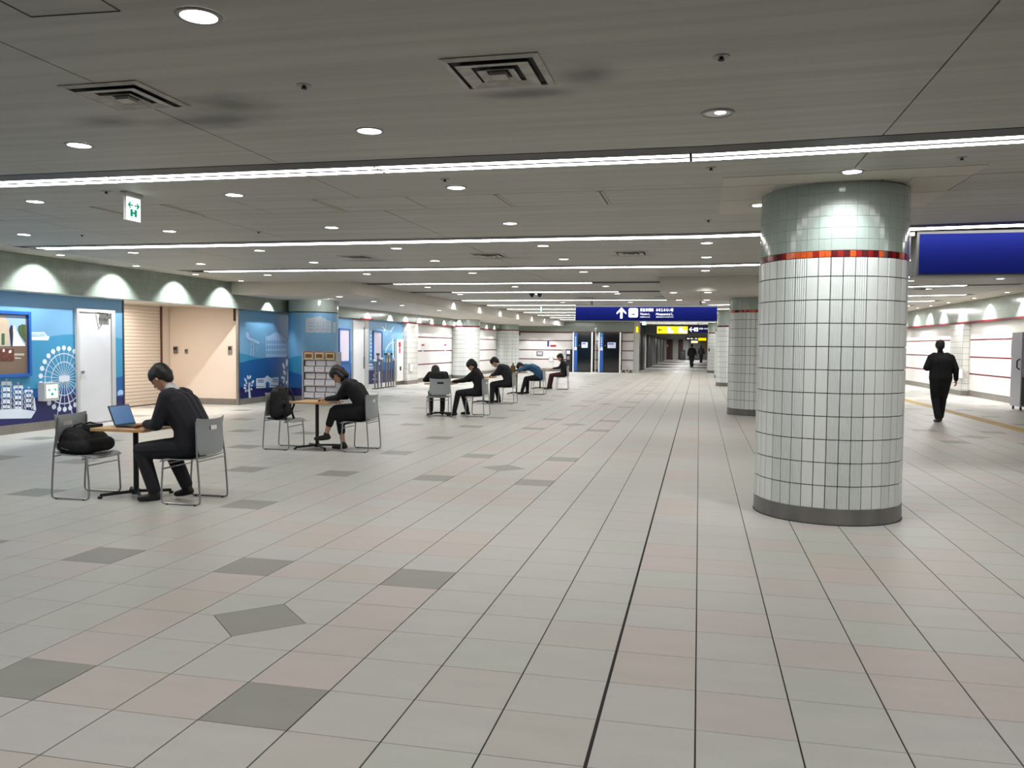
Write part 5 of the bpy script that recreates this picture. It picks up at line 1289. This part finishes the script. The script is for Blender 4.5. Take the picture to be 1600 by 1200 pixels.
def holdall():
    e = empty('holdall', (-6.0, 7.2, .44)); tag(e, 'black slouching holdall bag on the seat of the leftmost chair', 'bag')
    caps = [((x0_, -.15, .075), (x0_+.01, .15, .075), .075, .075, 0) for x0_ in (-.11, -.05, .01, .07, .12)]+[((x0_, -.13, zz), (x0_, .13, zz), .07, .07, 0) for x0_, zz in ((-.11, .14), (-.05, .15), (.01, .15), (.07, .13))]+[((-.10, -.10, .19), (-.09, .10, .20), .065, .06, 0), ((-.03, -.10, .20), (.04, .10, .18), .055, .055, 0), ((.02, -.1, .17), (.08, .06, .15), .05, .05, 0), ((-.02, -.12, .2), (.10, -.05, .2), .035, .03, 0)]
    me = remesh(caps, .009, 6, 'body'); me.materials.clear(); me.materials.append(m_bag); link('body', me, e)
    for s in (-1, 1):
        b = MB(); b.tube([(-.09, s*.07, .23), (-.06, s*.075, .27), (.0, s*.06, .29), (.06, s*.065, .28), (.10, s*.075, .23)], .009, m_bag2, 8); b.build('handle', e, smooth=True)
    b = MB(); b.box(.04, .13, -.09, .09, .235, .28, m_bag2); b.build('grip_wrap', e)
    b = MB(); b.tube([(-.12, -.19, .22), (-.15, -.2, .12), (-.10, -.215, .06), (-.02, -.21, .04)], .006, m_steel, 6); b.build('zip', e)
holdall()
def backpack():
    e = empty('backpack', (-5.97, 11.2, .44)); tag(e, 'upright black backpack on the chair at the second table', 'backpack')
    caps = []
    for y in (-.11, 0, .11):
        caps += [((-.04, y, .09), (-.05, y*.9, .36), .10, .085, 0), ((-.05, y*.9, .36), (-.06, y*.5, .42), .08, .06, 0)]
    caps += [((.03, -.09, .1), (.03, .09, .1), .075, .075, 0), ((.03, -.09, .2), (.03, .09, .2), .06, .06, 0)]
    me = remesh(caps, .009, 6, 'body'); me.materials.clear(); me.materials.append(m_bag); link('body', me, e)
    for s in (-1, 1):
        b = MB()
        P = [(-.02, s*.08, .44), (.07, s*.09, .43), (.12, s*.10, .33), (.13, s*.11, .2), (.09, s*.11, .1), (.12, s*.12, .0), (.14, s*.12, -.05)]
        b.tube(P, .016, m_bag2, 8); b.build('shoulder_strap', e, smooth=True)
    b = MB(); b.tube([(-.05, -.03, .47), (-.03, -.02, .52), (-.01, .02, .52), (0, .03, .47)], .008, m_bag2, 8); b.build('grab_loop', e)
    b = MB(); b.box(.085, .105, -.08, .08, .1, .22, m_bag2); b.build('front_pocket', e)
backpack()
def laptop(x, y, z, rz, lab, lit, ang=112):
    e = empty('laptop', (x, y, z), rz); tag(e, lab, 'laptop')
    mb_ = m_black if lit else mat('silver_laptop', (170, 170, 174), .3, metal=.6)
    b = MB(); b.prism([(px_, py_, 0) for px_, py_ in rr(-.11, .11, -.155, .155, .012)], (0, 0, .014), mb_); lb_ = b.build('base', e)
    b = MB()
    for k in range(5): b.box(-.06+k*.022, -.045+k*.022, -.13, .13, .014, .0165, m_dgrey)
    b.build('keyboard', lb_)
    a = math.radians(ang-90); l = .21
    d = Vector((-math.sin(a), 0, math.cos(a))); n_ = Vector((math.cos(a), 0, math.sin(a))); o0 = Vector((-.11, 0, .014))
    b = MB(); b.prism([o0+Vector((0, s*.155, 0))+d*t for s, t in ((-1, 0), (1, 0), (1, l), (-1, l))], n_*-.007, mb_); ld_ = b.build('lid', e)
    b = MB(); b.prism([o0+Vector((0, s*.145, 0))+d*t+n_*.0005 for s, t in ((-1, .012), (1, .012), (1, l-.01), (-1, l-.01))], n_*.001, m_screen if lit else m_dark); b.build('screen', ld_)
laptop(T1[0]-.02, T1[1]+.02, .7, 0, 'open laptop with glowing blue screen on the nearest table', True)
laptop(T3[0]+.1, T3[1]+.05, .7, .1, 'open grey laptop on the third table', False)
b = MB(); b.prism([(T5[0]-.10+x, T5[1]-.1+y, .7) for x, y in rr(-.07, .07, -.05, .05, .01)], (0, 0, .2), mat('brown_paper', (112, 88, 52), .8)); b.cyl((T5[0]-.1, T5[1]-.1, .9), (T5[0]-.1, T5[1]-.1, .98), .03, mat('brown_paper', (112, 88, 52), .8), 10, .022)
tag(b.build('brown_bottle_bag'), 'small brown bottle-shaped bag standing on the table of the person in blue', 'bag')
p = atZ(744, 590, .7); b = MB(); b.cyl((T4[0]-.1, T4[1]-.1, .7), (T4[0]-.1, T4[1]-.1, .88), .03, m_steel, 12); b.cyl((T4[0]-.1, T4[1]-.1, .88), (T4[0]-.1, T4[1]-.1, .92), .018, m_dgrey, 10)
tag(b.build('drink_bottle', smooth=True), 'slim steel drink bottle on the fourth table', 'bottle')

# magazine rack in front of the round column
rx0, rx1 = atY(472.5, 600, 19.75).x, atY(527, 600, 19.75).x; RY = 19.75
e = empty('magazine_rack', ((rx0+rx1)/2, RY, 0)); tag(e, 'silver leaflet rack with three picture cards on top before the round column', 'rack')
def RP(b, n): o = b.build(n, e); o.location = (-(rx0+rx1)/2, -RY, 0); return o
m_rk = mat('rack_silver', (168, 170, 178), .35, metal=.4)
b = MB(); b.box(rx0, rx0+.03, RY-.02, RY+.25, 0.04, 1.33, m_rk); b.box(rx1-.03, rx1, RY-.02, RY+.25, .04, 1.33, m_rk); RP(b, 'side_panel')
b = MB(); b.box(rx0, rx1, RY+.23, RY+.25, .1, 1.33, m_rk); RP(b, 'back_panel')
for k, z in enumerate((.14, .45, .80, 1.12)):
    b = MB(); b.box(rx0+.03, rx1-.03, RY-.02, RY+.23, z, z+.015, m_rk); RP(b, 'shelf')
for s in (0, 1):
    for t in (0, 1):
        b = MB(); x = (rx0+.03, rx1-.03)[s]; y = (RY, RY+.22)[t]; b.cyl((x-.012, y, .02), (x+.012, y, .02), .02, m_black, 10); b.box(x-.006, x+.006, y-.006, y+.006, .02, .05, m_black); RP(b, 'caster')
wd = (rx1-rx0-.08)/3; m_card = mat('card_yellow', (214, 196, 140), .5); m_cardb = mat('card_brown_picture', (120, 78, 50), .5, noise=.6, nscale=60); m_cardr = mat('card_red', (180, 56, 60), .5)
for c_ in range(3):
    xa = rx0+.04+c_*wd
    b = MB(); b.box(xa+.03, xa+wd-.03, RY-.03, RY-.022, 1.14, 1.33, m_card); b.box(xa+.06, xa+wd-.06, RY-.033, RY-.03, 1.17, 1.27, m_cardb); b.box(xa+.03, xa+wd-.03, RY-.033, RY-.03, 1.31, 1.33, m_cardr)
    tag(b.build('picture_card'), 'yellow picture card on top of the leaflet rack, %s of three' % ('left', 'middle', 'right')[c_], 'card', 'picture cards on the rack')
    for r_, (z, hh) in enumerate([(.155, .13), (.30, .13), (.47, .14), (.63, .14), (.82, .13), (.965, .13)]):
        b = MB(); yy = RY+.02 if r_ % 2 == 0 else RY+.09
        b.box(xa+.015, xa+wd-.015, yy-.03, yy, z, z+hh, mat('leaflet_paper', (216, 214, 222), .5)); b.box(xa+.05, xa+wd-.08, yy-.031, yy-.03, z+hh-.05, z+hh-.03, m_mlt)
        tag(b.build('leaflet_stack'), 'white leaflet pack in the rack, %s column, %s shelf level' % (('left', 'middle', 'right')[c_], ('lowest', 'second', 'third', 'fourth', 'fifth', 'top')[r_]), 'leaflets', 'leaflet packs in the rack')

# ------------------------------------------------------------------ PEOPLE
def lerp(a, b, t): return Vector(a)+(Vector(b)-Vector(a))*t
def hand_caps(w, d, nrm, thumb, L=.18, curl=.6, tag_='skin', s=1.):
    """palm + five separate fingers; d = direction of the fingers, nrm = palm normal (fingers curl towards it), thumb = side of the thumb"""
    w, d, nrm = Vector(w), Vector(d).normalized(), Vector(nrm).normalized(); th = Vector(thumb).normalized(); th = (th-d*th.dot(d)).normalized(); nrm = (nrm-d*nrm.dot(d)-th*nrm.dot(th)).normalized()
    out = [(w, w+d*.03*s, .024*s, .024*s, tag_)]
    for k, (o, fl, r) in enumerate([(.033, .066, .0085), (.011, .076, .009), (-.011, .070, .0085), (-.032, .054, .0078)]):
        b0 = w+d*.02*s+th*o*.6*s; b1 = w+d*.085*s+th*o*s
        out.append((b0, b1, .014*s, .012*s, tag_))
        a1, a2 = curl*.6, curl*1.4
        m1 = b1+(d*math.cos(a1)+nrm*math.sin(a1))*fl*.5*s; m2 = m1+(d*math.cos(a2)+nrm*math.sin(a2))*fl*.5*s
        out.append((b1, m1, r*1.08*s, r*s, tag_)); out.append((m1, m2, r*s, r*.85*s, tag_))
    t0 = w+d*.03*s+th*.022*s; t1 = t0+(d*.6+th*.75+nrm*.25).normalized()*.042*s; t2 = t1+(d*.9+th*.3+nrm*.35).normalized()*.03*s
    out.append((t0, t1, .012*s, .0105*s, tag_)); out.append((t1, t2, .0105*s, .0085*s, tag_))
    return out
def head_parts(c, face, up, skin='skin', hs=1.1):
    """head roughly .22 high around centre c; face = direction it looks"""
    c, f = Vector(c), Vector(face).normalized(); u = Vector(up); u = (u-f*u.dot(f)).normalized(); l = u.cross(f)
    caps = [(c+u*.035-f*.018, c+u*.03+f*.018, .078, .076, skin), (c-u*.02+f*.03, c-u*.075+f*.055, .060, .034, skin), (c-u*.03+f*.0, c-u*.06+f*.02, .058, .045, skin),
            (c+f*.09+u*.005, c+f*.103-u*.022, .010, .014, skin), (c+f*.076-u*.052, c+f*.080-u*.052, .017, .014, skin),
            (c+l*.075-u*.005, c+l*.082-u*.025, .012, .010, skin), (c-l*.075-u*.005, c-l*.082-u*.025, .012, .010, skin),
            (c+f*.083+l*.03+u*.018, c+f*.083-l*.03+u*.018, .010, .010, skin)]
    hair = [(c+u*.05-f*.03, c+u*.045+f*.022, .083, .080, 0), (c-u*.0-f*.045, c+u*.04-f*.03, .072, .078, 0), (c-u*.045-f*.05, c-f*.04, .05, .066, 0),
            (c+u*.07+f*.05, c+u*.062+f*.062, .04, .032, 0), (c+l*.055+u*.03-f*.01, c+l*.062-u*.01-f*.012, .035, .018, 0), (c-l*.055+u*.03-f*.01, c-l*.062-u*.01-f*.012, .035, .018, 0)]
    eyes = [(c+f*.087+l*s*.031+u*.002) for s in (-1, 1)]; mouth = (c+f*.092-u*.052+l*.02, c+f*.092-u*.052-l*.02)
    sc_ = lambda p: c+(p-c)*hs
    caps = [(sc_(a), sc_(b_), r1*hs, r2*hs, m) for a, b_, r1, r2, m in caps]; hair = [(sc_(a), sc_(b_), r1*hs, r2*hs, m) for a, b_, r1, r2, m in hair]
    eyes = [sc_(p) for p in eyes]; mouth = tuple(sc_(p) for p in mouth)
    return caps, hair, eyes, mouth
def person(label, J, cl, voxel=.01, long_hair=False, hands=True, face=None, up=None, bulk=1.0, open_collar=True):
    """J: joints in world space; cl: dict of materials for jacket, legs, shoe, skin, hair, shirt"""
    base = Vector(J['base']); e = empty('person', base); tag(e, label, 'person')
    V = {k: (Vector(v)-base if isinstance(v, (tuple, Vector)) else v) for k, v in J.items() if k != 'base'}
    g_ = bulk; caps = []
    pel, ch, nk, hd = V['pelvis'], V['chest'], V['neck'], V['head']
    side = (V['shR']-V['shL']).normalized(); hside = (V['hipR']-V['hipL']).normalized()
    mid = lerp(pel, ch, .5); mid += J.get('bow', Vector((0, 0, 0)))
    for s in (-1, 1):
        caps += [(pel+hside*s*.075, mid+side*s*.072, .118*g_, .112*g_, 'jacket'), (mid+side*s*.072, ch+side*s*.085, .112*g_, .118*g_, 'jacket'), (ch+side*s*.08, ch+side*s*.12+(nk-ch)*.55, .112*g_, .075*g_, 'jacket')]
    caps += [(pel, mid, .125*g_, .118*g_, 'jacket'), (mid, ch, .118*g_, .122*g_, 'jacket'), (ch, lerp(ch, nk, .7), .115*g_, .07, 'jacket'),
             (V['shL'], lerp(ch, nk, .75), .062*g_, .062, 'jacket'), (V['shR'], lerp(ch, nk, .75), .062*g_, .062, 'jacket'), (nk-(hd-nk)*.25, lerp(nk, hd, .15), .062, .058, 'shirt' if open_collar else 'jacket'), (nk, lerp(nk, hd, .6), .052, .05, 'skin')]
    for s in ('L', 'R'):
        sh, el, wr, hp, kn, an, to = (V[k+s] for k in ('sh', 'el', 'wr', 'hip', 'kn', 'an', 'to'))
        sl = cl.get('sleeve', 'jacket')
        caps += [(sh, el, .062*g_, .050*g_, 'jacket'), (el, lerp(el, wr, .93), .050*g_, .036*g_, 'jacket'), (lerp(el, wr, .9), wr, .027, .025, 'skin')]
        caps += [(hp, lerp(hp, kn, .5), .098*g_, .085*g_, 'legs'), (lerp(hp, kn, .5), kn, .085*g_, .066*g_, 'legs')]
        if J.get('cropped'): caps += [(kn, lerp(kn, an, .55), .064, .058, 'legs'), (lerp(kn, an, .5), an, .043, .034, 'skin')]
        else: caps += [(kn, lerp(kn, an, .92), .064*g_, .052*g_, 'legs'), (lerp(kn, an, .85), an, .04, .038, 'legs')]
        d = (to-an); dh = Vector((d.x, d.y, 0)); dh = dh.normalized() if dh.length > .01 else Vector((1, 0, 0))
        heel = an-dh*.035; heel = Vector((heel.x, heel.y, an.z-.045)) if d.length > 0 else heel
        caps += [(heel, lerp(heel, to, .55), .037, .040, 'shoe'), (lerp(heel, to, .5), to, .040, .030, 'shoe'), (an, heel, .04, .036, 'shoe')]
        if hands:
            hdn = V.get('hd'+s, (wr-el)); caps += hand_caps(wr, J.get('hdir'+s, (wr-el)), J.get('hnrm'+s, Vector((0, 0, -1))), J.get('hthumb'+s, side*(1 if s == 'L' else -1)), curl=J.get('curl'+s, .5))
    if J.get('skirt'):
        for s in (-1, 1): caps += [(pel+hside*s*.08, lerp(pel, (V['knL'] if s < 0 else V['knR']), .85)+Vector((0, 0, -.02)), .14, .12, 'jacket')]
        caps += [(pel, lerp(V['knL'], V['knR'], .5)*.8+pel*.2, .13, .11, 'jacket')]
    f = Vector(face) if face is not None else Vector((0, 1, 0)); u = Vector(up) if up is not None else (hd-nk)
    hc, hair, eyes, mouth = head_parts(hd, f, u); caps += hc
    caps = [(tuple(c_[0]), tuple(c_[1]), c_[2], c_[3], c_[4]) for c_ in caps]
    me = remesh(caps, voxel, 3, 'body'); mats = {'jacket': cl['jacket'], 'legs': cl['legs'], 'shoe': cl.get('shoe', m_shoe), 'skin': m_skin, 'shirt': cl.get('shirt', m_shirt)}
    paint(me, caps, mats); link('body', me, e)
    if long_hair: c_ = hd; ff = f.normalized(); uu = (u-ff*u.dot(ff)).normalized(); hair += [(c_-ff*.05, c_-ff*.06-uu*.10, .07, .05, 0), (c_-ff*.02+uu.cross(ff)*.06, c_-ff*.01-uu*.09+uu.cross(ff)*.065, .04, .03, 0), (c_-ff*.02-uu.cross(ff)*.06, c_-ff*.01-uu*.09-uu.cross(ff)*.065, .04, .03, 0)]
    hme = remesh([(tuple(a), tuple(b_), r1, r2, 0) for a, b_, r1, r2, _ in hair], min(voxel, .011), 2, 'hair'); hme.materials.clear(); hme.materials.append(cl.get('hair', m_hair)); link('hair', hme, e)
    for p in eyes:
        b = MB(); b.cyl(p-f.normalized()*.008, p+f.normalized()*.003, .009, m_eye, 8, .006); b.build('eye', e)
    b = MB(); b.tube([mouth[0], lerp(mouth[0], mouth[1], .5)+f.normalized()*.003, mouth[1]], .004, m_lip, 6); b.build('mouth', e)
    return e
def YP(u, v, Y): return atY(u, v, Y)

# man at the laptop, facing -X; his left side is nearer the camera
fx, fy = -4.80, 7.21
yn, yf = fy-.17, fy+.17
hipx = -4.79
J = dict(base=(fx, fy, 0), pelvis=(hipx, fy, .555), chest=(-4.93, fy, .93), neck=(-5.03, fy, 1.09), head=(-5.13, fy-.01, 1.20),
         shL=(-4.965, yn, 1.02), shR=(-4.985, yf, 1.02), elL=(-5.04, yn-.05, .76), elR=(-5.05, yf+.04, .77), wrL=(-5.27, fy-.06, .745), wrR=(-5.28, fy+.12, .745),
         hipL=(hipx-.02, fy-.09, .53), hipR=(hipx-.02, fy+.09, .53), knL=(-5.25, fy-.16, .50), knR=(-5.12, fy+.12, .47),
         anL=(-5.10, fy-.17, .10), anR=(-4.93, fy+.10, .12), toL=(-5.25, fy-.19, .035), toR=(-5.05, fy+.10, .04),
         hdirL=Vector((-1, .1, -.1)), hdirR=Vector((-1, -.1, -.1)), hthumbL=Vector((0, 1, 0)), hthumbR=Vector((0, -1, 0)), curlL=.5, curlR=.5)
J['bow'] = Vector((.055, 0, 0))
person('seated man in a dark suit bent over the laptop at the nearest table', J, dict(jacket=m_suit, legs=m_suit), .0095, face=(-.75, .0, -.66), up=(-.5, 0, .8), bulk=1.22)
# woman at the second table with crossed legs
fy = 11.27; hipx = -4.74
J = dict(base=(-4.8, fy, 0), pelvis=(hipx, fy, .565), chest=(-4.85, fy, .88), neck=(-5.02, fy, 1.02), head=(-5.115, fy, 1.10),
         shL=(-4.92, fy-.15, .97), shR=(-4.93, fy+.15, .97), elL=(-5.05, fy-.16, .77), elR=(-5.06, fy+.16, .77), wrL=(-5.27, fy-.08, .745), wrR=(-5.26, fy+.08, .745),
         hipL=(hipx-.02, fy-.08, .54), hipR=(hipx-.02, fy+.08, .54), knL=(-5.17, fy-.05, .57), knR=(-5.12, fy+.05, .48),
         anL=(-5.27, fy-.08, .23), anR=(-5.06, fy+.04, .09), toL=(-5.43, fy-.09, .16), toR=(-5.20, fy+.02, .035), cropped=True, skirt=True,
         hdirL=Vector((-1, .2, -.1)), hdirR=Vector((-1, -.2, -.1)), hthumbL=Vector((0, 1, 0)), hthumbR=Vector((0, -1, 0)))
J['bow'] = Vector((.05, 0, 0))
person('seated woman in black with crossed legs, head bent at the second table', J, dict(jacket=m_cloth_b, legs=m_cloth_b), .010, long_hair=True, face=(-.55, -.1, -.83), up=(-.8, 0, .55), bulk=.98, open_collar=False)
# person seen from behind, third table
d = Vector((math.cos(math.radians(116)), math.sin(math.radians(116)), 0)); n_ = Vector((-d.y, d.x, 0)); o_ = Vector((-5.44, 17.1, 0))
def L(f_, s_, z): return o_+d*f_+n_*s_+Vector((0, 0, z))
J = dict(base=L(0, 0, 0), pelvis=L(-.08, 0, .555), chest=L(.12, 0, .84), neck=L(.28, 0, .93), head=L(.38, .02, .955), shL=L(.19, .17, .905), shR=L(.19, -.17, .905),
         elL=L(.34, .26, .77), elR=L(.34, -.24, .77), wrL=L(.50, .12, .75), wrR=L(.50, -.10, .75), hipL=L(-.06, .09, .53), hipR=L(-.06, -.09, .53), knL=L(.34, .13, .5), knR=L(.34, -.13, .5),
         anL=L(.30, .13, .09), anR=L(.32, -.13, .09), toL=L(.44, .14, .035), toR=L(.46, -.14, .035))
person('hunched person in black seen from behind at the third table', J, dict(jacket=m_cloth_b, legs=m_trs), .013, face=d*.6+Vector((0, 0, -.8)), up=d*.8+Vector((0, 0, .6)), open_collar=False)
# person B with stretched leg
fy = 17.48; hipx = -4.64
J = dict(base=(-4.68, fy, 0), pelvis=(hipx, fy, .555), chest=(-4.70, fy, .86), neck=(-4.74, fy, 1.02), head=(-4.81, fy, 1.10), shL=(-4.72, fy-.17, .95), shR=(-4.72, fy+.17, .95),
         elL=(-4.92, fy-.22, .78), elR=(-4.90, fy+.22, .78), wrL=(-5.2, fy-.12, .745), wrR=(-5.2, fy+.1, .745), hipL=(hipx-.02, fy-.09, .53), hipR=(hipx-.02, fy+.09, .53),
         knL=(-5.08, fy-.14, .50), knR=(-5.05, fy+.12, .50), anL=(-5.16, fy-.16, .09), anR=(-4.95, fy+.14, .09), toL=(-5.31, fy-.17, .035), toR=(-5.08, fy+.15, .035))
J['bow'] = Vector((.04, 0, 0))
person('person in black leaning on the third table, right side of it', J, dict(jacket=m_cloth_b, legs=m_trs), .013, face=(-.7, .1, -.7), up=(-.6, 0, .8), open_collar=False, bulk=1.05)
# person C, charcoal coat
fy = 21.5; hipx = -4.88
J = dict(base=(-4.93, fy, 0), pelvis=(hipx, fy, .57), chest=(-5.02, fy, .89), neck=(-5.18, fy, 1.02), head=(-5.29, fy, 1.09), shL=(-5.09, fy-.19, .97), shR=(-5.09, fy+.19, .97),
         elL=(-5.2, fy-.24, .79), elR=(-5.2, fy+.24, .79), wrL=(-5.34, fy-.1, .75), wrR=(-5.34, fy+.1, .75), hipL=(hipx-.02, fy-.1, .54), hipR=(hipx-.02, fy+.1, .54),
         knL=(-5.32, fy-.12, .5), knR=(-5.3, fy+.12, .5), anL=(-5.33, fy-.12, .09), anR=(-5.2, fy+.12, .09), toL=(-5.48, fy-.12, .035), toR=(-5.35, fy+.12, .035))
J['bow'] = Vector((.03, 0, 0))
person('seated person in a charcoal coat with bowed head at the fourth table', J, dict(jacket=m_cloth_g, legs=m_trs), .013, face=(-.7, -.1, -.7), up=(-.6, 0, .8), bulk=1.22)
# person D, blue jacket slumped on the table
fy = 25.75; hipx = -4.88
J = dict(base=(-4.92, fy, 0), pelvis=(hipx, fy, .56), chest=(-5.12, fy, .84), neck=(-5.36, fy, .90), head=(-5.50, fy-.02, .87), shL=(-5.22, fy-.18, .88), shR=(-5.22, fy+.18, .88),
         elL=(-5.45, fy-.26, .76), elR=(-5.42, fy+.26, .76), wrL=(-5.62, fy-.08, .75), wrR=(-5.62, fy+.12, .75), hipL=(hipx-.02, fy-.1, .54), hipR=(hipx-.02, fy+.1, .54),
         knL=(-5.3, fy-.12, .5), knR=(-5.3, fy+.12, .5), anL=(-5.42, fy-.13, .09), anR=(-5.3, fy+.14, .09), toL=(-5.57, fy-.14, .035), toR=(-5.44, fy+.15, .035))
J['bow'] = Vector((.02, 0, .08))
person('person in a blue jacket slumped asleep on the fifth table', J, dict(jacket=m_bluejk, legs=m_trs), .014, face=(-.5, -.3, -.85), up=(-.9, 0, .3), open_collar=False, bulk=1.1)
# person E
fy = 29.0; hipx = -4.62
J = dict(base=(-4.68, fy, 0), pelvis=(hipx, fy, .555), chest=(-4.64, fy, .87), neck=(-4.70, fy, 1.03), head=(-4.77, fy, 1.13), shL=(-4.65, fy-.17, .96), shR=(-4.65, fy+.17, .96),
         elL=(-4.76, fy-.21, .77), elR=(-4.76, fy+.21, .77), wrL=(-5.0, fy-.1, .74), wrR=(-5.0, fy+.1, .74), hipL=(hipx-.02, fy-.1, .54), hipR=(hipx-.02, fy+.1, .54),
         knL=(-5.08, fy-.1, .5), knR=(-5.06, fy+.1, .5), anL=(-5.17, fy-.1, .09), anR=(-5.12, fy+.12, .09), toL=(-5.32, fy-.1, .035), toR=(-5.27, fy+.12, .035))
person('person in dark top and maroon trousers seated farthest right of the table row', J, dict(jacket=m_cloth_g, legs=m_maroon), .014, face=(-.9, -.1, -.45), up=(-.3, 0, 1), open_collar=False)
# walking man, seen from behind, right
def walker(x, y, h, lab, cl, stride=.1, voxel=.012, bulk=1.2, bend=True):
    k = h/1.73
    def Q(a, b_, z): return Vector((x+a*k, y+b_*k, z*k))
    J = dict(base=(x, y, 0), pelvis=Q(0, 0, .93), chest=Q(.0, .02, 1.27), neck=Q(-.01, .05, 1.47), head=Q(-.015, .08, 1.60), shR=Q(.19, .02, 1.36), shL=Q(-.19, .02, 1.36),
             elR=Q(.28, -.03, 1.13), wrR=Q(.31, .04, .90), elL=Q(-.29, -.02, 1.15) if bend else Q(-.27, -.04, 1.13), wrL=Q(-.22, .20, 1.12) if bend else Q(-.28, .02, .90),
             hipL=Q(-.09, 0, .90), hipR=Q(.09, 0, .90), knL=Q(-.085, .03, .50), knR=Q(.075, .10, .50), anL=Q(-.05, -.10, .09), anR=Q(.055, .14, .09), toL=Q(-.07, .07, .032), toR=Q(.07, .30, .032),
             hnrmR=Vector((-1, .2, 0)), hthumbR=Vector((0, 1, 0)), hnrmL=Vector((1, 0, 0)), hthumbL=Vector((0, .3, 1)), curlL=.9, curlR=.6)
    return person(lab, J, cl, voxel, face=(0, 1, -.12), up=(0, .1, 1), bulk=bulk, open_collar=False)
walker(5.0, 19.2, 1.74, 'stout man in a black suit walking away near the right wall', dict(jacket=m_suit2, legs=m_suit2), voxel=.0105, bulk=1.32)
p = atZ(1081.5, 572.5)
walker(p.x, 62, 1.72, 'dark-clad person walking away in the middle of the far passage', dict(jacket=m_cloth_b, legs=m_trs), voxel=.018, bulk=1.25, bend=False)
walker(.18, 80, 1.68, 'second dark figure farther off in the passage, right of the first walker', dict(jacket=m_cloth_g, legs=m_trs), voxel=.02, bend=False)
